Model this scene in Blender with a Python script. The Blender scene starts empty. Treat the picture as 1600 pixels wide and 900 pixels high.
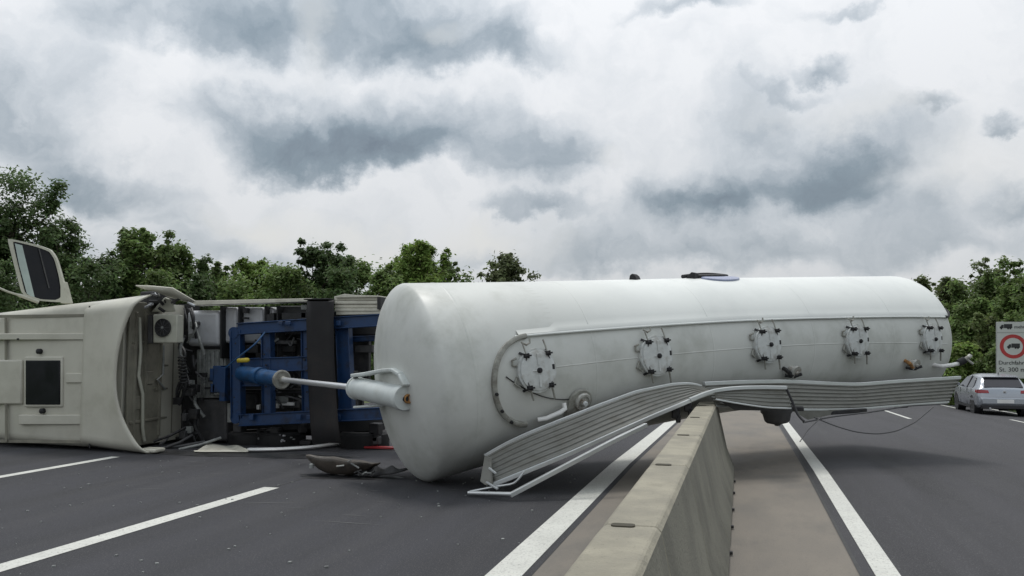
import bpy, bmesh, math, random
import numpy as np
from mathutils import Vector, Matrix
R_ = math.radians
C = bpy.context.scene.collection
SC = bpy.context.scene
random.seed(7); rng = np.random.default_rng(7)

# ------------------------------------------------------------------ camera
CAM_H = 1.65; FOC = 1300.0
YAW = R_(15.3585); PITCH = R_(4.1357)
cF = np.array([-math.sin(YAW)*math.cos(PITCH), math.cos(YAW)*math.cos(PITCH), math.sin(PITCH)])
cR = np.array([math.cos(YAW), math.sin(YAW), 0.0]); cU = np.cross(cR, cF)
cam_d = bpy.data.cameras.new('camera'); cam = bpy.data.objects.new('camera', cam_d); C.objects.link(cam)
cam.location = (0, 0, CAM_H); cam.rotation_euler = (math.pi/2+PITCH, 0, YAW)
cam_d.sensor_width = 36; cam_d.lens = FOC/1600*36; cam_d.clip_end = 3000; cam_d.clip_start = 0.05
SC.camera = cam
SC.view_settings.view_transform = 'Standard'; SC.view_settings.look = 'None'
SC.view_settings.exposure = 0.0; SC.view_settings.gamma = 1.0

# survey helpers: a sight line of the photograph cut with a real plane of the place
def _ray(x, y): return cF + cR*(x-800)/FOC + cU*(450-y)/FOC
_O = np.array([0, 0, CAM_H])
def atY(x, y, Y): d = _ray(x, y); return _O + d*(Y/d[1])
def atX(x, y, X): d = _ray(x, y); return _O + d*(X/d[0])
def atZ(x, y, z=0.0): d = _ray(x, y); return _O + d*((z-CAM_H)/d[2])
def azel(x, y):
    d = _ray(x, y); d = d/np.linalg.norm(d); return math.atan2(d[0], d[1]), math.asin(d[2])

# ------------------------------------------------------------------ sky
SUN_EL, SUN_AZ = R_(70), R_(-25)       # azimuth measured from +Y towards +X
W = bpy.data.worlds.new('World'); SC.world = W; W.use_nodes = True
nt = W.node_tree; N = nt.nodes; L = nt.links; N.clear()
def nd(t, **k):
    n = N.new(t)
    for a, b in k.items(): setattr(n, a, b)
    return n
def M(op, a, b=None, c=None, clamp=False):
    n = nd('ShaderNodeMath', operation=op, use_clamp=clamp)
    for i, v in enumerate((a, b, c)):
        if v is None: continue
        if isinstance(v, (int, float)): n.inputs[i].default_value = v
        else: L.new(v, n.inputs[i])
    return n.outputs[0]
def MIX(f, a, b, bt='MIX'):
    n = nd('ShaderNodeMix', data_type='RGBA', blend_type=bt)
    for i, v in ((0, f), (6, a), (7, b)):
        if isinstance(v, (int, float)): n.inputs[i].default_value = v
        elif isinstance(v, tuple): n.inputs[i].default_value = (*v, 1)
        else: L.new(v, n.inputs[i])
    return n.outputs[2]
tc = nd('ShaderNodeTexCoord')
sep = nd('ShaderNodeSeparateXYZ'); L.new(tc.outputs['Generated'], sep.inputs[0])
dx, dy, dz = sep.outputs
AZ = M('ARCTAN2', dx, dy); EL = M('ARCSINE', dz)
cmb = nd('ShaderNodeCombineXYZ'); L.new(AZ, cmb.inputs[0]); L.new(M('MULTIPLY', EL, 1.0), cmb.inputs[1])
AE = cmb.outputs[0]
def NOISE(vec, sc, det=6, rough=.55, lac=2.1, dist=0.0):
    n = nd('ShaderNodeTexNoise'); n.noise_dimensions = '3D'
    L.new(vec, n.inputs['Vector']); n.inputs['Scale'].default_value = sc
    n.inputs['Detail'].default_value = det; n.inputs['Roughness'].default_value = rough
    n.inputs['Lacunarity'].default_value = lac; n.inputs['Distortion'].default_value = dist
    return n
st = nd('ShaderNodeVectorMath', operation='MULTIPLY'); L.new(AE, st.inputs[0]); st.inputs[1].default_value = (1, 1.05, 1)
wn = NOISE(st.outputs[0], 6.5, 8, .58)
w2 = nd('ShaderNodeVectorMath', operation='SUBTRACT'); L.new(wn.outputs['Color'], w2.inputs[0]); w2.inputs[1].default_value = (.5, .5, .5)
w3 = nd('ShaderNodeVectorMath', operation='MULTIPLY'); L.new(w2.outputs[0], w3.inputs[0]); w3.inputs[1].default_value = (.17, .17, 0)
w4 = nd('ShaderNodeVectorMath', operation='ADD'); L.new(AE, w4.inputs[0]); L.new(w3.outputs[0], w4.inputs[1])
WARP = w4.outputs[0]
def blobs(lst, vec, under=.9):
    acc = None
    for (x, y, rx, ry, a) in lst:
        z, e = azel(x, y)
        s = nd('ShaderNodeVectorMath', operation='SUBTRACT'); L.new(vec, s.inputs[0]); s.inputs[1].default_value = (z, e, 0)
        lo_ = nd('ShaderNodeVectorMath', operation='MINIMUM'); L.new(s.outputs[0], lo_.inputs[0]); lo_.inputs[1].default_value = (9, 0, 0)
        lm = nd('ShaderNodeVectorMath', operation='MULTIPLY_ADD'); L.new(lo_.outputs[0], lm.inputs[0]); lm.inputs[1].default_value = (0, under, 0); L.new(s.outputs[0], lm.inputs[2])
        m = nd('ShaderNodeVectorMath', operation='MULTIPLY'); L.new(lm.outputs[0], m.inputs[0]); m.inputs[1].default_value = (FOC/(rx*.95), FOC/(ry*1.25), 0)
        l = nd('ShaderNodeVectorMath', operation='LENGTH'); L.new(m.outputs[0], l.inputs[0])
        r = nd('ShaderNodeMapRange', interpolation_type='SMOOTHSTEP'); L.new(l.outputs['Value'], r.inputs['Value'])
        r.inputs['From Min'].default_value = 1.5; r.inputs['From Max'].default_value = .0
        r.inputs['To Min'].default_value = 0; r.inputs['To Max'].default_value = a
        acc = r.outputs[0] if acc is None else M('ADD', acc, r.outputs[0])
    return acc
DARK = [(300, 20, 190, 60, .5), (420, 70, 110, 50, .3), (640, 45, 190, 65, .75), (780, 85, 110, 38, .5), (520, 200, 220, 55, .5),
        (575, 250, 190, 42, 1.0), (400, 215, 120, 45, .3), (720, 215, 120, 55, .35), (40, 150, 110, 90, .4), (80, 250, 90, 60, .25), (160, 305, 110, 32, .5),
        (850, 260, 90, 55, .55), (830, 335, 90, 20, .35), (1190, 220, 110, 75, .3), (1130, 315, 160, 40, .7),
        (1300, 300, 80, 60, .75), (1080, 345, 130, 32, .4), (1390, 235, 110, 55, .35), (1275, 103, 48, 20, .5), (1215, 150, 50, 16, .25),
        (1450, 170, 45, 14, .45), (1585, 197, 26, 14, .5), (1070, 8, 90, 20, .42), (1330, -2, 60, 12, .3), (1590, 325, 60, 28, .38),
        (1250, 395, 420, 38, .34), (950, 400, 160, 40, .2), (280, 350, 140, 20, .15), (330, 405, 320, 30, .22), (640, 410, 200, 18, .18), (1400, 330, 150, 40, .2)]
LITE = [(430, 352, 85, 26, 1.0), (560, 375, 70, 24, .9), (735, 380, 95, 26, .95), (690, 30, 40, 18, .35), (1500, 265, 110, 48, .5),
        (480, 60, 35, 55, .35), (1340, 175, 160, 20, .4), (930, 265, 30, 14, .4), (870, 385, 60, 22, .35)]
dk = blobs(DARK, WARP); lt = blobs(LITE, WARP, .2)
# the same kind of broken cloud all round, on a flat cloud base
den = M('ADD', M('MAXIMUM', dz, 0.0), .22)
px_ = M('DIVIDE', dx, den); py_ = M('DIVIDE', dy, den)
c2 = nd('ShaderNodeCombineXYZ'); L.new(px_, c2.inputs[0]); L.new(py_, c2.inputs[1])
gn = NOISE(c2.outputs[0], .9, 8, .55)
gr = nd('ShaderNodeMapRange', interpolation_type='SMOOTHSTEP'); L.new(gn.outputs['Fac'], gr.inputs['Value'])
gr.inputs['From Min'].default_value = .42; gr.inputs['From Max'].default_value = .68; gr.inputs['To Max'].default_value = .8
caz, cel = azel(800, 200)
ds = nd('ShaderNodeVectorMath', operation='DISTANCE'); L.new(AE, ds.inputs[0]); ds.inputs[1].default_value = (caz, cel, 0)
rg = nd('ShaderNodeMapRange', interpolation_type='SMOOTHSTEP'); L.new(ds.outputs['Value'], rg.inputs['Value'])
rg.inputs['From Min'].default_value = .62; rg.inputs['From Max'].default_value = .95
fine = NOISE(WARP, 11.0, 8, .58)
fine2 = NOISE(st.outputs[0], 26.0, 6, .6)
fm = M('ADD', M('MULTIPLY', fine.outputs['Fac'], 1.7), .35)
dk = M('MULTIPLY', dk, fm)
wisp = M('MULTIPLY', M('SUBTRACT', fine.outputs['Fac'], .44), .50)
wisp2 = M('MULTIPLY', M('SUBTRACT', fine2.outputs['Fac'], .5), .07)
tot = M('ADD', M('ADD', dk, M('MULTIPLY', gr.outputs[0], M('MULTIPLY', rg.outputs[0], 1.0))), M('ADD', wisp, wisp2))
ramp = nd('ShaderNodeValToRGB'); L.new(M('MULTIPLY', tot, .61), ramp.inputs[0])
cr = ramp.color_ramp; cr.interpolation = 'LINEAR'
cr.elements[0].position = 0.0; cr.elements[0].color = (.85, .865, .885, 1)
cr.elements[1].position = 1.0; cr.elements[1].color = (.17, .205, .25, 1)
for p, c in ((.15, (.645, .685, .725)), (.36, (.42, .475, .525)), (.58, (.275, .335, .385))):
    e = cr.elements.new(p); e.color = (*c, 1)
ltn = M('MULTIPLY', lt, M('ADD', M('MULTIPLY', fine.outputs['Fac'], 2.2), -.25), clamp=True)
cloud = MIX(ltn, ramp.outputs[0], (.86, .86, .84))
sky = nd('ShaderNodeTexSky', sky_type='NISHITA'); sky.sun_disc = False
sky.sun_elevation = SUN_EL; sky.sun_rotation = SUN_AZ
# clouds are added over a thin share of clear sky; strength .1 as for the bare Nishita sky
cs = MIX(1.0, cloud, (10, 10, 10), 'MULTIPLY')
allsky = MIX(.94, sky.outputs[0], cs)
cie = M('ADD', M('MULTIPLY', M('MAXIMUM', dz, 0.0), 1.0), .74)
grey = nd('ShaderNodeCombineXYZ')
for k in range(3): L.new(cie, grey.inputs[k])
allsky = MIX(1.0, allsky, grey.outputs[0], 'MULTIPLY')
low = nd('ShaderNodeMapRange', interpolation_type='SMOOTHSTEP'); L.new(dz, low.inputs['Value'])
low.inputs['From Min'].default_value = -.02; low.inputs['From Max'].default_value = -.12
allsky = MIX(low.outputs[0], allsky, (1.4, 1.4, 1.3))
bg = nd('ShaderNodeBackground'); L.new(allsky, bg.inputs[0]); bg.inputs[1].default_value = .1
wo = nd('ShaderNodeOutputWorld'); L.new(bg.outputs[0], wo.inputs[0])

sun_d = bpy.data.lights.new('sun', 'SUN'); sun_d.energy = 1.5; sun_d.angle = R_(15); sun_d.color = (1, .97, .92)
sun = bpy.data.objects.new('sun', sun_d); C.objects.link(sun); sun.location = (20, 20, 60)
sd = Vector((math.sin(SUN_AZ)*math.cos(SUN_EL), math.cos(SUN_AZ)*math.cos(SUN_EL), math.sin(SUN_EL)))
sun.rotation_euler = sd.to_track_quat('Z', 'Y').to_euler()

# ------------------------------------------------------------------ materials
def mat(name, col, rough=.6, metal=0.0, spec=.5, var=.12, vscale=3.0, stretch=(1, 1, 1), bump=0.0, bscale=60.0, dirt=None, dirt_amt=.4,
        dirt_scale=1.2, dirt_edge=(.45, .7), trans=0.0, fleck=None, island=0.0, rvar=.1, coord='Object'):
    m = bpy.data.materials.new(name); m.use_nodes = True
    n = m.node_tree.nodes; l = m.node_tree.links; b = n['Principled BSDF']
    b.inputs['Metallic'].default_value = metal; b.inputs['Specular IOR Level'].default_value = spec
    t = n.new('ShaderNodeTexCoord'); mp = n.new('ShaderNodeMapping'); l.new(t.outputs[coord], mp.inputs[0]); mp.inputs['Scale'].default_value = stretch
    def noise(sc, det=5, r=.6):
        q = n.new('ShaderNodeTexNoise'); l.new(mp.outputs[0], q.inputs['Vector']); q.inputs['Scale'].default_value = sc
        q.inputs['Detail'].default_value = det; q.inputs['Roughness'].default_value = r; return q
    def rawnoise(sc, det, r):
        q = n.new('ShaderNodeTexNoise'); l.new(t.outputs[coord], q.inputs['Vector']); q.inputs['Scale'].default_value = sc
        q.inputs['Detail'].default_value = det; q.inputs['Roughness'].default_value = r; return q
    def mx(f, a, c, bt='MIX'):
        q = n.new('ShaderNodeMix'); q.data_type = 'RGBA'; q.blend_type = bt
        for i, v in ((0, f), (6, a), (7, c)):
            if isinstance(v, (int, float)): q.inputs[i].default_value = v
            elif isinstance(v, tuple): q.inputs[i].default_value = (*v, 1)
            else: l.new(v, q.inputs[i])
        return q.outputs[2]
    def mr(s, a, c, lo, hi):
        q = n.new('ShaderNodeMapRange'); q.interpolation_type = 'SMOOTHSTEP'; l.new(s, q.inputs[0])
        for i, v in enumerate((a, c, lo, hi)): q.inputs[i+1].default_value = v
        return q.outputs[0]
    nz = noise(vscale)
    lo = tuple(c*(1-var) for c in col); hi = tuple(min(1, c*(1+var)) for c in col)
    cc = mx(mr(nz.outputs[0], .3, .7, 0, 1), lo, hi)
    if dirt: cc = mx(mr(noise(dirt_scale, 7, .65).outputs[0], dirt_edge[0], dirt_edge[1], 0, dirt_amt), cc, dirt)
    if fleck:
        fc, fs, th, am = fleck
        cc = mx(mr(rawnoise(fs, 2, .5).outputs[0], th, th+.08, 0, am), cc, fc)
    if island:
        g = n.new('ShaderNodeNewGeometry'); v = mr(g.outputs['Random Per Island'], 0, 1, 1-island, 1+island)
        h = n.new('ShaderNodeHueSaturation'); l.new(cc, h.inputs['Color']); l.new(v, h.inputs['Value'])
        l.new(mr(g.outputs['Random Per Island'], 0, 1, .485, .515), h.inputs['Hue']); cc = h.outputs[0]
    l.new(cc, b.inputs['Base Color'])
    l.new(mr(nz.outputs[0], .3, .7, max(0, rough-rvar), min(1, rough+rvar)), b.inputs['Roughness'])
    if bump:
        bp = n.new('ShaderNodeBump'); bp.inputs['Strength'].default_value = min(1, bump); bp.inputs['Distance'].default_value = .01
        l.new(rawnoise(bscale, 4, .6).outputs[0], bp.inputs['Height']); l.new(bp.outputs[0], b.inputs['Normal'])
    if trans:
        tr = n.new('ShaderNodeBsdfTranslucent'); l.new(cc, tr.inputs[0]); ms = n.new('ShaderNodeMixShader'); ms.inputs[0].default_value = trans
        l.new(b.outputs[0], ms.inputs[1]); l.new(tr.outputs[0], ms.inputs[2]); l.new(ms.outputs[0], n['Material Output'].inputs[0])
    return m
MT = dict(
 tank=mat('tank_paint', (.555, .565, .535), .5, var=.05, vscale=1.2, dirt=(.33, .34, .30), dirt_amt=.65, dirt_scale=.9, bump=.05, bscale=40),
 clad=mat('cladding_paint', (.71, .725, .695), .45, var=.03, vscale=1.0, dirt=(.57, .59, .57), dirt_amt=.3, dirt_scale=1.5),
 hatch=mat('hatch_paint', (.56, .58, .57), .45, var=.08, vscale=9, dirt=(.28, .26, .22), dirt_amt=.6, dirt_scale=7),
 grime=mat('grimy_grey_metal', (.27, .27, .24), .65, var=.2, vscale=12, dirt=(.12, .10, .08), dirt_amt=.7, dirt_scale=9),
 valve=mat('weathered_valve_metal', (.46, .46, .43), .5, metal=.4, var=.15, vscale=14, dirt=(.2, .14, .09), dirt_amt=.7, dirt_scale=16),
 black=mat('black_rubber', (.014, .014, .015), .7, var=.25, vscale=8),
 flap=mat('dusty_rubber_flap', (.011, .010, .011), .85, var=.3, vscale=3, dirt=(.028, .024, .022), dirt_amt=.8, dirt_scale=1.5),
 dark=mat('dark_greasy_metal', (.022, .022, .024), .55, metal=.3, var=.4, vscale=9, dirt=(.06, .055, .05), dirt_amt=.5, dirt_scale=12),
 under=mat('dark_grey_underbody', (.05, .05, .052), .6, var=.3, vscale=5, dirt=(.10, .095, .09), dirt_amt=.4, dirt_scale=6),
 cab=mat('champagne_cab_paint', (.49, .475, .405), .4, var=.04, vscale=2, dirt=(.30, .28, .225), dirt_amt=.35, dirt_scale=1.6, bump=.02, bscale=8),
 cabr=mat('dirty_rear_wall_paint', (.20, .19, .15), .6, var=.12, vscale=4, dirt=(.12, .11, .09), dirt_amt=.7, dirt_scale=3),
 acu=mat('cream_plastic', (.42, .42, .35), .5, var=.05, vscale=5, dirt=(.2, .19, .15), dirt_amt=.4, dirt_scale=5),
 blue=mat('blue_chassis_paint', (.006, .038, .120), .5, var=.3, vscale=4, dirt=(.012, .014, .02), dirt_amt=.9, dirt_scale=4),
 cylblue=mat('light_blue_cylinder_paint', (.012, .065, .17), .4, var=.2, vscale=8, dirt=(.02, .03, .05), dirt_amt=.5, dirt_scale=7),
 chrome=mat('chrome', (.78, .79, .80), .30, metal=.7, var=.0, vscale=1, rvar=0),
 alu=mat('dull_aluminium', (.20, .20, .18), .5, metal=.25, var=.07, vscale=5, dirt=(.11, .10, .08), dirt_amt=.45, dirt_scale=3.5, stretch=(1, 1, 2)),
 alub=mat('bright_aluminium', (.62, .64, .64), .38, metal=.6, var=.04, vscale=3, rvar=.04),
 tankw=mat('fuel_tank_aluminium', (.50, .51, .53), .4, metal=.1, var=.04, vscale=6, dirt=(.3, .3, .3), dirt_amt=.3, dirt_scale=5),
 shell=mat('brown_grey_plastic', (.075, .062, .05), .55, var=.25, vscale=8, dirt=(.03, .03, .03), dirt_amt=.6, dirt_scale=6),
 slat=mat('grey_box_plastic', (.24, .25, .24), .6, var=.2, vscale=9, dirt=(.08, .08, .08), dirt_amt=.6, dirt_scale=8),
 board=mat('beige_side_board', (.55, .53, .45), .5, var=.08, vscale=5, dirt=(.3, .28, .22), dirt_amt=.4, dirt_scale=4),
 glass=mat('dark_window_glass', (.010, .011, .014), .16, var=.1, spec=.22),
 glassg=mat('greenish_window_glass', (.30, .37, .34), .10, var=.1, spec=.8),
 rust=mat('rusty_steel', (.30, .15, .05), .8, var=.35, vscale=20, bump=.4),
 yellow=mat('yellow_paint', (.55, .42, .03), .5, var=.1),
 red=mat('red_reflector', (.33, .02, .025), .4, var=.15),
 lightred=mat('red_lamp_plastic', (.26, .008, .012), .18, var=.1, spec=.7),
 car=mat('silver_car_paint', (.33, .35, .38), .24, metal=.5, var=.02, vscale=3, rvar=.03),
 carblk=mat('black_car_trim', (.02, .02, .022), .5, var=.1),
 carglass=mat('tinted_car_glass', (.02, .02, .026), .07, var=.05, spec=.5),
 tyre=mat('tyre_rubber', (.022, .022, .022), .8, var=.2, vscale=20),
 rim=mat('alloy_wheel', (.55, .56, .57), .3, metal=.8, var=.05),
 railwhite=mat('white_rail_paint', (.68, .70, .68), .45, var=.02, vscale=1),
 white=mat('white_plastic', (.72, .72, .70), .4, var=.05),
 lens=mat('blue_grey_lens', (.27, .30, .42), .3, var=.1),
 sign=mat('sign_face_grey', (.33, .34, .32), .5, var=.05, vscale=2),
 signw=mat('sign_white', (.47, .48, .455), .5, var=.04),
 signk=mat('sign_black', (.02, .02, .022), .5, var=.1),
 signr=mat('sign_red', (.38, .03, .03), .5, var=.1),
 steel=mat('galvanised_steel', (.42, .43, .43), .45, metal=.7, var=.12, vscale=12),
 line=mat('road_marking_paint', (.56, .56, .515), .65, var=.06, vscale=2.3, dirt=(.30, .29, .265), dirt_amt=.5, dirt_scale=23, dirt_edge=(.48, .72), fleck=((.16, .16, .155), 55, .60, .6), bump=.3, bscale=90),
 asph=mat('asphalt', (.041, .041, .046), .82, var=.32, vscale=1.3, stretch=(1, .09, 1), bump=.7, bscale=170, dirt=(.056, .055, .058), dirt_amt=.55, dirt_scale=2.2, fleck=((.17, .17, .17), 80, .60, .55), spec=.3),
 asph2=mat('asphalt_lane_two', (.050, .049, .053), .82, var=.32, vscale=1.3, stretch=(1, .09, 1), bump=.7, bscale=170, dirt=(.064, .063, .066), dirt_amt=.55, dirt_scale=2.2, fleck=((.17, .17, .17), 80, .60, .55), spec=.3),
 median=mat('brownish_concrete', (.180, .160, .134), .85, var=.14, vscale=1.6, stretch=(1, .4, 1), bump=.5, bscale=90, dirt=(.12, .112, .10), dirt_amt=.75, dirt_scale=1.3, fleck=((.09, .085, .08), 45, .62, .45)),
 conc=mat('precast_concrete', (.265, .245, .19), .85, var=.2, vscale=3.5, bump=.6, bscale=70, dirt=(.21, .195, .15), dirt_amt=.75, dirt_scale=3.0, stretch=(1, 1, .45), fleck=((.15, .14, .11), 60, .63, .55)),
 socket=mat('dark_slot_shade', (.05, .045, .03), .9, var=.3, vscale=30),
 concside=mat('stained_shaded_concrete', (.175, .168, .135), .88, var=.14, vscale=2.5, bump=.6, bscale=60, dirt=(.105, .10, .08), dirt_amt=.7, dirt_scale=2.2, stretch=(1.0, .8, .6), fleck=((.06, .06, .05), 40, .62, .5)),
 scrape=mat('scraped_asphalt', (.11, .11, .11), .8, var=.2, vscale=9),
 oil=mat('oily_wet_asphalt', (.022, .022, .024), .38, var=.3, vscale=4, bump=.5, bscale=120),
 tar=mat('black_joint_sealant', (.03, .03, .03), .7, var=.2),
 grass=mat('verge_grass', (.055, .085, .022), .9, var=.35, vscale=.5, bump=1, bscale=30, dirt=(.11, .10, .05), dirt_amt=.5, dirt_scale=.3),
 bark=mat('bark', (.075, .06, .045), .9, var=.3, vscale=6, bump=.8, bscale=25),
)
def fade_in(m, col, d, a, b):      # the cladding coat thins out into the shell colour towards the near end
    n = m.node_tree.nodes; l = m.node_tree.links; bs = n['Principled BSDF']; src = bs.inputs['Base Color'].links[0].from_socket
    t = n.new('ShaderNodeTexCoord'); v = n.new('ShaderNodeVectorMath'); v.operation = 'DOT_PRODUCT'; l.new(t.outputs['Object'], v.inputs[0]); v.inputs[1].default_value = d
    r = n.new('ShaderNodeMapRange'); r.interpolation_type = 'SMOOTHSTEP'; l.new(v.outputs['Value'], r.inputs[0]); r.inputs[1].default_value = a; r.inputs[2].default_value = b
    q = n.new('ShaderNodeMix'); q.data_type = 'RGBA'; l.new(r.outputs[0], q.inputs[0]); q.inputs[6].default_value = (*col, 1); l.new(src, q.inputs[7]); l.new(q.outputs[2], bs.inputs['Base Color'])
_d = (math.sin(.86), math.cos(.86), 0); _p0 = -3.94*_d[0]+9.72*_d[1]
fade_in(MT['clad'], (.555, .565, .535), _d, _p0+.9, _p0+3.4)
MT['socketpaint'] = mat('socket_paint', (.56, .595, .58), .42, var=.05, vscale=3, dirt=(.36, .36, .32), dirt_amt=.4, dirt_scale=5)
def leafmat(name, c, var=.35): return mat(name, c, .55, var=var, vscale=.55, trans=.5, island=.32, spec=.25)
LEAF = dict(dark=leafmat('leaf_dark', (.098, .145, .056)), mid=leafmat('leaf_mid', (.145, .205, .066)), bright=leafmat('leaf_bright', (.19, .27, .068)),
            pale=leafmat('leaf_pale', (.15, .18, .085)), olive=leafmat('leaf_olive', (.135, .17, .062)))

# ------------------------------------------------------------------ mesh helpers
class MB:
    def __init__(s): s.v = []; s.f = []
    def add(s, vs, fs):
        k = len(s.v); s.v += [tuple(float(c) for c in v) for v in vs]; s.f += [tuple(k+i for i in f) for f in fs]; return s
    def hexa(s, a, b):   # two quads of four points
        return s.add(list(a)+list(b), [(3, 2, 1, 0), (4, 5, 6, 7), (0, 1, 5, 4), (1, 2, 6, 5), (2, 3, 7, 6), (3, 0, 4, 7)])
    def box(s, c, d, ax=None):
        ax = np.eye(3) if ax is None else np.array(ax, float); c = np.array(c, float); h = np.array(d, float)/2
        q = lambda i, j, k: c+ax[0]*h[0]*i+ax[1]*h[1]*j+ax[2]*h[2]*k
        return s.hexa([q(-1, -1, -1), q(1, -1, -1), q(1, 1, -1), q(-1, 1, -1)], [q(-1, -1, 1), q(1, -1, 1), q(1, 1, 1), q(-1, 1, 1)])
    def bar(s, p, q, w, h, up=(0, 0, 1)):
        p = np.array(p, float); q = np.array(q, float); a = q-p; l = np.linalg.norm(a); a /= l
        n = np.cross(np.array(up, float), a); n /= np.linalg.norm(n)+1e-9; u = np.cross(a, n)
        return s.box((p+q)/2, (l, w, h), (a, n, u))
    def tube(s, pts, r, n=8, cap=True):
        P = [np.array(p, float) for p in pts]; rs = r if isinstance(r, (list, tuple)) else [r]*len(P)
        t0 = P[1]-P[0]; t0 /= np.linalg.norm(t0); u = np.cross(t0, (0, 0, 1.0))
        if np.linalg.norm(u) < .1: u = np.cross(t0, (0, 1.0, 0))
        u /= np.linalg.norm(u); vs = []
        for i, p in enumerate(P):
            t = (P[min(i+1, len(P)-1)]-P[max(i-1, 0)]); t /= np.linalg.norm(t)+1e-9
            u = u-t*(u@t); u /= np.linalg.norm(u)+1e-9; w = np.cross(t, u)
            for k in range(n):
                a = 2*math.pi*k/n; vs.append(p+rs[i]*(u*math.cos(a)+w*math.sin(a)))
        fs = [(i*n+k, i*n+(k+1) % n, (i+1)*n+(k+1) % n, (i+1)*n+k) for i in range(len(P)-1) for k in range(n)]
        if cap: fs += [tuple(range(n-1, -1, -1)), tuple((len(P)-1)*n+k for k in range(n))]
        return s.add(vs, fs)
    def lathe(s, o, ax, prof, n=24, close=True):   # prof: (distance along axis, radius)
        o = np.array(o, float); a = np.array(ax, float); a /= np.linalg.norm(a)
        u = np.cross(a, (0, 0, 1.0));
        if np.linalg.norm(u) < .1: u = np.cross(a, (0, 1.0, 0))
        u /= np.linalg.norm(u); w = np.cross(a, u); vs = []
        for d, r in prof:
            for k in range(n):
                t = 2*math.pi*k/n; vs.append(o+a*d+r*(u*math.cos(t)+w*math.sin(t)))
        m = len(prof); fs = [(i*n+k, i*n+(k+1) % n, (i+1)*n+(k+1) % n, (i+1)*n+k) for i in range(m-1) for k in range(n)]
        if close: fs += [tuple(range(n-1, -1, -1)), tuple((m-1)*n+k for k in range(n))]
        return s.add(vs, fs)
    def grid(s, G, wrap=False):
        m = len(G); n = len(G[0]); vs = [p for r in G for p in r]
        return s.add(vs, [(i*n+k, i*n+(k+1) % n, (i+1)*n+(k+1) % n, (i+1)*n+k) for i in range(m-1) for k in range(n if wrap else n-1)])
    def prism(s, poly, off):
        off = np.array(off, float); P = [np.array(p, float) for p in poly]; n = len(P)
        return s.add(P+[p+off for p in P], [tuple(range(n-1, -1, -1)), tuple(range(n, 2*n))]+[(k, (k+1) % n, n+(k+1) % n, n+k) for k in range(n)])
    def build(s, name, m, parent=None, bevel=0, seg=2, solid=0, smooth=True, angle=38, kind=None, label=None, sub=0, fixn=True):
        me = bpy.data.meshes.new(name); me.from_pydata(s.v, [], s.f); me.update()
        bm = bmesh.new(); bm.from_mesh(me)
        if fixn: bmesh.ops.recalc_face_normals(bm, faces=bm.faces)
        if smooth:
            for f in bm.faces: f.smooth = True
            for e in bm.edges:
                if len(e.link_faces) == 2 and e.calc_face_angle(0) > R_(angle): e.smooth = False
        bm.to_mesh(me); bm.free()
        me.materials.append(m); o = bpy.data.objects.new(name, me); C.objects.link(o)
        if bevel:
            b = o.modifiers.new('bevel', 'BEVEL'); b.width = bevel; b.segments = seg; b.limit_method = 'ANGLE'; b.angle_limit = R_(35)
        if sub:
            b = o.modifiers.new('sub', 'SUBSURF'); b.levels = sub; b.render_levels = sub
        if solid:
            b = o.modifiers.new('solid', 'SOLIDIFY'); b.thickness = solid; b.offset = 0
        if parent: setp(o, parent)
        if kind: o['kind'] = kind
        if label: o['label'] = label
        return o
def world(o):
    m = o.matrix_basis.copy()
    return m if o.parent is None else world(o.parent) @ o.matrix_parent_inverse @ m
def setp(o, p): o.parent = p; o.matrix_parent_inverse = world(p).inverted()
def thing(name, label, cat, loc=(0, 0, 0), group=None, rz=0):
    o = bpy.data.objects.new(name, None); C.objects.link(o); o.empty_display_size = .3
    o.location = [float(c) for c in loc]; o.rotation_euler = (0, 0, rz); o['label'] = label; o['category'] = cat
    if group: o['group'] = group
    return o
def tag(o, label, cat, group=None):
    o['label'] = label; o['category'] = cat
    if group: o['group'] = group
    return o
def kids(o): return [c for c in bpy.data.objects if c.parent == o]
def copy_part(o, parent, Mx):     # copy of a part (with its sub-parts), moved by the matrix Mx
    c = o.copy(); C.objects.link(c); c.parent = parent; c.matrix_parent_inverse = o.matrix_parent_inverse.copy()
    c.matrix_basis = o.matrix_parent_inverse.inverted() @ Mx
    for k in kids(o):
        d = k.copy(); C.objects.link(d); d.parent = c
    return c

# ------------------------------------------------------------------ ground
def gz(x, y):
    l = -.017*max(0, min(y, 80)-12)
    return l-.05*(min(max(x, 1.0), 10.6)-1.0)
XB = [1.0, 10.6]; YB = [12.0, 80.0]
def sheet(name, poly4, dz, m, parent=None, kind='structure'):
    x0, x1, y0, y1 = poly4
    xs = sorted({x0, x1, *[b for b in XB if x0 < b < x1]}); ys = sorted({y0, y1, *[b for b in YB if y0 < b < y1]})
    g = [[(x, y, gz(x, y)+dz) for x in xs] for y in ys]
    o = MB().grid(g).build(name, m, parent, smooth=False)
    for p in o.data.polygons:
        if p.normal.z < 0: o.data.flip_normals(); break
    if kind: o['kind'] = kind
    return o
XL0, XL1, XR0, XR1, BE, FE = -12.6, -1.50, .83, 10.6, -12, 420
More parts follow.
